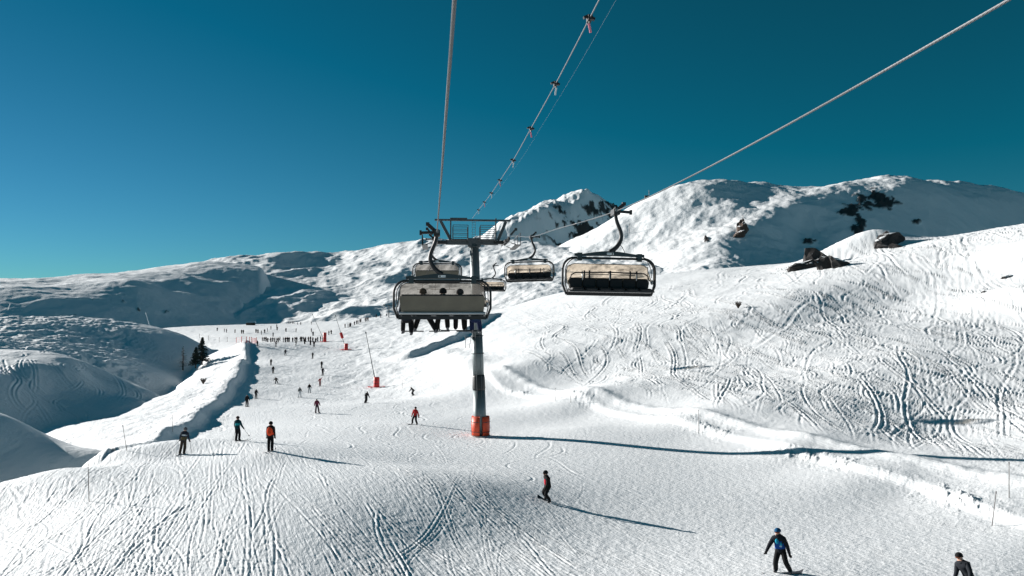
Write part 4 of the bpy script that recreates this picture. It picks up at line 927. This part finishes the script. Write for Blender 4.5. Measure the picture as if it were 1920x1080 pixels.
# the crowd by the red fence and the small figures beyond
protos = []
for J, jk, pt in ((Jstand, BK, BK), (Jski, (.02, .02, .03), BK), (Jstand, (.05, .015, .02), BK), (Jwide, (.02, .028, .04), (.03, .03, .032)), (Jturn, BK, (.03, .028, .026))):
    protos.append(skin_mesh(J, [cloth(jk), cloth(pt), M['boot'], M['boot'], M['skin'], cloth(BK)], 'person', 0))
ORD = 'first second third fourth fifth sixth seventh eighth ninth tenth eleventh twelfth thirteenth fourteenth fifteenth sixteenth seventeenth eighteenth nineteenth twentieth'.split() + ['twenty-' + w for w in 'first second third fourth fifth sixth seventh eighth ninth'.split()]
_cnt = {}
def far_person(px, py, label, group, h=1.75, field=None, D=None):
    if D: loc = ray(px, py, D); loc.z = (field or NF).at(loc.x, loc.y)
    else: loc = (field or NF).hit(px, py, 150)
    o = link(bpy.data.objects.new('person', RNG.choice(np.array(protos, dtype=object)))); o.location = loc; o.scale = [h / 1.8] * 3; o.rotation_euler = (0, 0, RNG.uniform(0, 6.28)); k = _cnt[group] = _cnt.get(group, -1) + 1; return tag(o, label + ', %s from the left' % ORD[k], 'person', group)
Z3 = lambda x, y: (400 + x / 4, 540 + y / 4)
for x in (367, 380, 395, 408, 432, 445, 460, 475, 485, 500, 525, 540, 555, 567, 595, 612, 625, 655, 663, 680, 692, 715, 728, 747, 767, 783, 803, 822): far_person(*Z3(x, 404 + RNG.uniform(-6, 5)), 'dark-clad skier in the crowd row across the piste', 'crowd across the upper piste', RNG.uniform(1.6, 1.9))
for x, y in sorted(((468, 440), (618, 430), (685, 420), (728, 428), (755, 440), (333, 436))): far_person(*Z3(x, y), 'dark skier standing just below the crowd line', 'skiers just below the crowd', 1.75)
for x, y in sorted(((320, 335), (335, 338), (360, 350), (385, 338), (405, 328), (432, 312), (447, 364), (475, 296), (478, 318), (545, 328), (620, 332), (735, 332), (748, 358), (865, 352), (885, 346))): far_person(*Z3(x, y), 'tiny dark skier on the snow flat behind the crowd', 'tiny skiers behind the crowd', 1.75)
for x, y in ((28, 322), (82, 332), (98, 334), (162, 338), (212, 342), (225, 342)): far_person(*Z3(x, y), 'tiny skier at left end of the snow flat', 'tiny skiers at the left of the flat', 1.75)
for x, y in ((568, 268), (580, 268), (592, 268), (604, 268), (632, 276), (655, 276), (735, 274)): far_person(*Z3(x, y), 'tiny dark figure at the far rim of the snow flat', 'tiny figures at the far rim', 1.7)
for x, y in ((988, 298), (1010, 296), (1022, 292), (1030, 290), (1060, 278), (1075, 272), (1085, 268), (1100, 260), (1107, 257), (1140, 251), (1150, 249), (1160, 247), (1222, 222), (1255, 222), (1300, 212)): far_person(*Z3(x, y), 'tiny skier in the file climbing the rise', 'tiny skiers on the rise', 1.75)

# riders on the near occupied chair
cm = Matrix.Translation(chair1.location) @ chair1.rotation_euler.to_matrix().to_4x4()
riders = [(-1.22, (.03, .035, .05), (.018, .018, .02), .96, 'leftmost rider on the near chair, black trousers, skis hanging straight'),
          (-.66, (.05, .03, .03), (.014, .014, .015), 1.06, 'rider on the near chair with legs swung apart, second from left'),
          (.02, (.03, .04, .05), (.016, .015, .015), 1.07, 'middle rider on the near chair, head showing through the bubble'),
          (.60, (.02, .02, .022), (.013, .013, .014), 1.05, 'rider on the near chair in bulky black trousers, second from right'),
          (1.14, (.03, .06, .13), (.02, .028, .075), .98, 'rightmost rider on the near chair, in blue trousers')]
for i, (x, jk, pt, sc, lb) in enumerate(riders):
    Js = figure(.1, -.08, .1, (.2, .5, .8), (.2, .5, .8), sit=True); sw = (0, .12, -.04, .05, 0)[i]; jx = [(.0, .02), (-.02, .16), (-.10, .05), (.06, -.03), (.03, .05)][i]; jz = [(.02, -.03), (-.02, -.07), (-.06, .02), (.0, -.02), (.05, .03)][i]
    for s, sg in (('L', -1), ('R', 1)): dv = Vector((sw * sg * .9 + jx[s == 'R'], .04 * sg * (i - 2), jz[s == 'R'])); Js['an' + s] += dv; Js['toe' + s] += dv
    p = person(lb, at=cm @ Vector((CXO + x, .16, -3.33 - (.12 if i in (0, 4) else 0))), rz=HEAD, J=Js, jacket=jk, pants=pt, hat=[(.05, .05, .055), (.1, .07, .05), (.02, .02, .02), (.06, .05, .05), (.03, .03, .04)][i], gear='ski' if i != 3 else 'board', hgt=1.72 * sc, detail=True, group='riders on the near chair')

# ------------------------------------------------------------------ snow lances, fence, marker poles, far lift furniture
def lance(bx, by, tx, ty, label, pad=1.9, D=None, sec=False):
    b = NF.hit(bx, by) if D is None else ray(bx, by, D); t = ray(tx, ty, b.y + 2) - b; e = empty('snow_lance', b); tag(e, label, 'snow lance', 'snow lances along the piste')
    ln = t.length; u = t.normalized(); mb = MB(); mb.tube([(0, 0, 0), u * ln * .3, t], [.10, .075, .05], 8); mb.build('lance_tube', M['steel_dark'], e)
    mb = MB(); mb.tube([t * .985, t * 1.02], [.12, .12], 8); mb.build('nozzle_head', M['steel_dark'], e)
    mb = MB(); mb.tube([u * 0 - Vector((0, 0, .3)), Vector((0, 0, .15)), Vector((0, 0, pad - .1)), Vector((0, 0, pad))], [.50, .56, .56, .46], 12); p = mb.build('padding', M['red'], e, True)
    
    for zz in (.35, .7): mb = MB(); mb.tube([(0, 0, pad * zz), (0, 0, pad * (zz + .04))], .575, 12); mb.build('strap', M['dark'], p)
    
    mb = MB(); pts = [(1.6 * math.cos(a), 1.2 * math.sin(a) - .2, .12) for a in np.linspace(0, 2 * math.pi, 15)]; mb.tube(pts, .05, 5); mb.build('hose', M['red'], e)
    if sec: mb = MB(); mb.tube([u * ln * .34, u * ln * .5], .42, 10); mb.build('valve_cover', M['red'], e)
    return e
lance(706, 726, 686, 624, 'nearest snow lance, thin leaning pole on red padded base right of the piste')
lance(649, 656, 629, 592, 'second snow lance with red padded base and red section, above the nearest one', 1.9, None, True)
lance(609, 641, 586, 590, 'farthest snow lance, leaning red base at right end of the crowd', 3.2)
def marker_pole(px, py, tx, ty, label, group='piste marker poles', field=None, r=.022, D=None, m='pole'):
    f = field or NF; b = f.hit(px, py) if D is None else ray(px, py, D); t = ray(tx, ty, b.y) - b
    e = MB(); e.tube([-t * .08, t * .5, t], [r, r * .95, r * .8], 6); e.tube([t * .93, t * 1.0], r * 1.25, 6); o = e.build('marker_pole', M[m]); o.location = b; return tag(o, label, 'pole', group)
for px, py, tx, ty, lb in ((167, 941, 165, 868, 'thin dark marker pole standing on the left shoulder, nearest on the left'), (238, 846, 230, 797, 'thin leaning marker pole at the near end of the left bank'), (324, 810, 323, 778, 'short thin pole behind the left bank above the black and white skier'),
    (1860, 986, 1868, 921, 'leaning dark marker pole near the right edge'), (1892, 933, 1892, 866, 'upright thin pole farthest right, on the cat track'), (1310, 812, 1310, 768, 'thin pole beside the cat track right of the tower shadow'),
    (1041, 751, 1041, 727, 'short stake on the cat track right of the tower, left of a pair'), (1070, 755, 1070, 736, 'short stake on the cat track right of the tower, right of a pair'), (755, 728, 754, 710, 'short thin stake on the white knoll right of the near lance')):
    marker_pole(px, py, tx, ty, lb)
# red safety fence left of the crowd
fe = empty('safety_fence', NF.hit(462, 643)); tag(fe, 'red post safety fence between the left bank and the crowd', 'fence')
last = None; xs = (443, 453, 462, 468, 471.5, 474, 476.5, 479, 481)
rp = MB()
for k, px in enumerate(xs):
    p = NF.hit(px, 642.5 + .15 * k, 150) - fe.location; mb = MB(); mb.tube([p - Vector((0, 0, .3)), p + Vector((0, 0, 1.9))], .10, 6); mb.build('post', M['red'], fe)
    if last is not None:
        for zz in (.6, 1.2, 1.75): rp.tube([last + Vector((0, 0, zz)), p + Vector((0, 0, zz))], .025, 4)
    last = p
rp.build('net_cord', M['red'], fe)
de = empty('rope_fence', NF.hit(411, 641)); tag(de, 'dark post and rope fence left of the red fence', 'fence'); last = None; rp = MB()
for px, py in ((374, 634), (391, 638), (411, 641), (426, 641), (443, 642)):
    p = NF.hit(px, py, 200) - de.location; mb = MB(); mb.tube([p - Vector((0, 0, .3)), p + Vector((0, 0, 1.9))], .08, 6); mb.build('post', M['pole'], de)
    if last is not None: rp.tube([last + Vector((0, 0, 1.5)), p + Vector((0, 0, 1.5))], .02, 4)
    last = p
rp.build('cord', M['pole'], de)
# a far T-shaped lift pylon on the rise
b = NF.hit(729, 595, 200); fp = empty('small_lift_pylon', b); tag(fp, 'tiny dark T-shaped drag lift pylon at the left of the near chair', 'lift pylon')
mb = MB(); mb.tube([(0, 0, -.5), (0, 0, 5.8)], .22, 8); mb.build('post', M['steel_dark'], fp); mb = MB(); mb.box((0, 0, 5.6), (5.0, .3, .3)); mb.build('crossarm', M['steel_dark'], fp)
for sx in (-2.3, 2.3):
    mb = MB(); mb.tube([(sx, -.8, 5.9), (sx, .8, 5.9)], .18, 8); mb.build('sheave', M['dark'], fp)
# snow-roofed hut at the far rim
b = ray(470, 609, 470); b.z = NF.at(b.x, b.y); hu = empty('hut', b, R(12)); tag(hu, 'tiny snow-roofed hut on the far rim of the snow flat', 'hut')
mb = MB(); mb.box((0, 0, .7), (5.0, 3.5, 1.6)); w = mb.build('wall', M['bark'], hu); mb = MB(); mb.add([(-3, -2.3, 1.45), (3, -2.3, 1.45), (3, 2.3, 1.45), (-3, 2.3, 1.45), (-2.6, 0, 2.6), (2.6, 0, 2.6)], [(0, 1, 5, 4), (2, 3, 4, 5), (1, 2, 5), (3, 0, 4), (3, 2, 1, 0)]); mb.build('roof', M['snow_hill'], hu); mb = MB(); mb.box((.6, -1.77, .5), (.9, .06, 1.4)); mb.build('door', M['dark'], hu)
# pale lances and masts on the left hills, antenna and poles on the mountain
marker_pole(280, 609, 273, 586, 'pale thin snow lance before the shaded far ridge', 'distant poles', None, .14, 330, 'white')
marker_pole(15, 580, 19, 569, 'pale leaning pole at the left border before the far ridge', 'distant poles', None, .14, 300, 'white')
for px, py, f, h, lb in ((1180, 437, WM, 9, 'thin pole on the white mountain flank right of the near hanger'), (1393, 418, WM, 7, 'thin pole standing on the brown mountain rock')):
    b = f.hit(px, py, 430); mb = MB(); mb.tube([(0, 0, -1), (0, 0, h)], .22, 6); mb.box((0, 0, h), (.5, .5, .5)); o = mb.build('distant_pole', M['pole']); o.location = b; tag(o, lb, 'pole', 'distant poles')
b = ray(1217, 379, 878); b.z = WM.at(b.x, b.y); an = empty('antenna_mast', b); tag(an, 'tiny antenna mast with hut on the left shoulder of the white mountain', 'antenna')
mb = MB(); mb.tube([(0, 0, -2), (0, 0, 9)], .25, 6); mb.box((0, 0, 6), (1.6, .3, .3)); mb.build('mast', M['dark'], an); mb = MB(); mb.box((-2.5, 0, .8), (5, 3, 3.5)); mb.build('equipment_box', M['dark'], an)

# ------------------------------------------------------------------ trees, shrubs, rocks
def conifer(px, py, h, w, label, dens=1.0, mtl='needle', D=None):
    b = NF.hit(px, py, 120) if D is None else ray(px, py, D); b = Vector(b); e = empty('conifer_tree', b); tag(e, label, 'tree', 'conifers behind the bank')
    mb = MB(); mb.tube([(0, 0, -1), (0, 0, h * .5), (0, 0, h)], [.22, .13, .02], 7); mb.build('trunk', M['bark'], e)
    c = MB(); bare = mtl == 'twig'; n = int((150 if not bare else 110) * dens)
    for i in range(n):
        t = i / n; z = h * (.06 + .93 * t); r = w * (1 - t) ** .85 * random.uniform(.55, 1.1) + .1; a = random.uniform(0, 6.28); d = Vector((math.cos(a), math.sin(a), 0)); s_ = Vector((-d.y, d.x, 0)); p0 = Vector((0, 0, z)); p1 = p0 + d * r + Vector((0, 0, -.22 * r if not bare else .1 * r))
        c.tube([p0, p1], [.035, .012], 4)
        for k in range(9 if not bare else 4):
            q = p0.lerp(p1, random.uniform(.15, 1.05)); l = (.55 if not bare else .35) * random.uniform(.6, 1.2) * (w / 2.2) * (1 - .4 * t); sd = s_ * random.choice((-1, 1)); wd = .13 if not bare else .018
            tip = q + (sd * .75 + d * .5) * l + Vector((0, 0, random.uniform(-.35, .1) * l)); cr = (tip - q).cross(Vector((0, 0, 1))).normalized() * wd
            c.add([q - cr, q + cr, tip + cr * .3, tip - cr * .3], [(0, 1, 2, 3)])
            if not bare: c.add([q + Vector((0, 0, wd)), q - Vector((0, 0, wd)), tip], [(0, 1, 2)])
    c.build('crown', M[mtl], e); return e
conifer(379, 678, 7.2, 2.4, 'taller dark conifer of the pair behind the lit mound', 1.3, D=228)
conifer(367, 684, 5.2, 1.9, 'shorter dark conifer leaning against the taller one', 1.1, D=225)
conifer(343, 690, 6.4, 1.9, 'bare brown larch left of the two dark conifers', 1.0, 'twig', D=226)
def shrub(px, py, h, label, field):
    b = field.hit(px, py, 90); e = empty('shrub', b); tag(e, label, 'shrub', 'bare shrubs on the snow'); mb = MB(); st = MB()
    for i in range(34):
        a = random.uniform(0, 6.28); d = Vector((math.cos(a) * .5, math.sin(a) * .5, random.uniform(.6, 1.1))) * h; st.tube([(0, 0, -.1), d * .5, d], [.04, .03, .012], 4)
        for k in range(5):
            q = d * random.uniform(.4, 1); mb.tube([q, q + Vector((random.uniform(-.3, .3), random.uniform(-.3, .3), random.uniform(.1, .4))) * h], [.025, .012], 3)
    st.build('stem', M['bark'], e); tag(mb.build('twigs', M['twig'], e), kind='stuff')
shrub(203, 687, 1.8, 'bare brown shrub on the crest of the tracked hill, larger one', HB); shrub(145, 673, 1.2, 'small bare shrub on the crest of the tracked hill, further left', HB); shrub(381, 720, 1.0, 'small bare shrub on the lit mound below the conifers', NF)
shrub(1384, 578, 1.1, 'lone dark bush on the tracked right slope', NF)
def boulder(loc, size, label, seed, m='rock', jag=.55, group='rock outcrops'):
    import bmesh
    bm = bmesh.new(); bmesh.ops.create_icosphere(bm, subdivisions=3, radius=1.0)
    rg = np.random.default_rng(seed); co = np.array([v.co for v in bm.verts])
    for _ in range(16):                                   # cleave it with random planes
        nv_ = rg.normal(size=3); nv_ /= np.linalg.norm(nv_); dd = co @ nv_ - rg.uniform(.45, .82); co -= np.outer(np.maximum(dd, 0), nv_)
    co *= (1 + .10 * jag * rg.normal(size=(len(co), 1))) * np.array(size) * 1.45; co[:, 2] += .35 * co[:, 0] * rg.uniform(-.4, .4)
    for v, c_ in zip(bm.verts, co): v.co = c_
    me = bpy.data.meshes.new('rock_outcrop'); bm.to_mesh(me); bm.free(); me.materials.append(M[m]); o = link(bpy.data.objects.new('rock_outcrop', me)); o.location = Vector(loc) - Vector((0, 0, .12 * size[2])); return tag(o, label, 'rock', group)
def rocks(spots, label_fmt, field=NF, m='rock'):
    for i, (px, py, D, sx, sy, sz, lb) in enumerate(spots):
        p = field.hit(px, py, 60) if D is None else ray(px, py, D)
        boulder(p, (sx, sy, sz), lb, 200 + int(px) + int(py), m)
rocks([(1503, 504, None, 3.6, 2.6, 3.0, 'leftmost dark slab of the outcrop under the snowy hump on the right crest'), (1526, 498, None, 3.8, 2.8, 4.6, 'tallest dark slab of the outcrop under the snowy hump'), (1551, 502, None, 3.4, 2.4, 3.2, 'middle low slab of the outcrop under the snowy hump'), (1576, 498, None, 3.0, 2.2, 2.2, 'rightmost small slab of the outcrop under the snowy hump'),
       (1662, 457, None, 4.2, 2.8, 2.3, 'dark capped rock on top of the snowy hump'), (1683, 463, None, 1.6, 1.2, .9, 'small rock right beside the capped rock'), (1886, 520, None, 1.1, .8, .5, 'small dark rock at the right border slope'), (1846, 548, None, .5, .4, .25, 'tiny stone below the right border rock')], '')
rocks([(1385, 444, None, 5, 4, 6.5, 'lower brown crag sticking out of the lit white mountain'), (1394, 432, None, 4.5, 4, 9, 'upper taller brown crag sticking out of the lit white mountain')], '', WM, 'rock_warm')
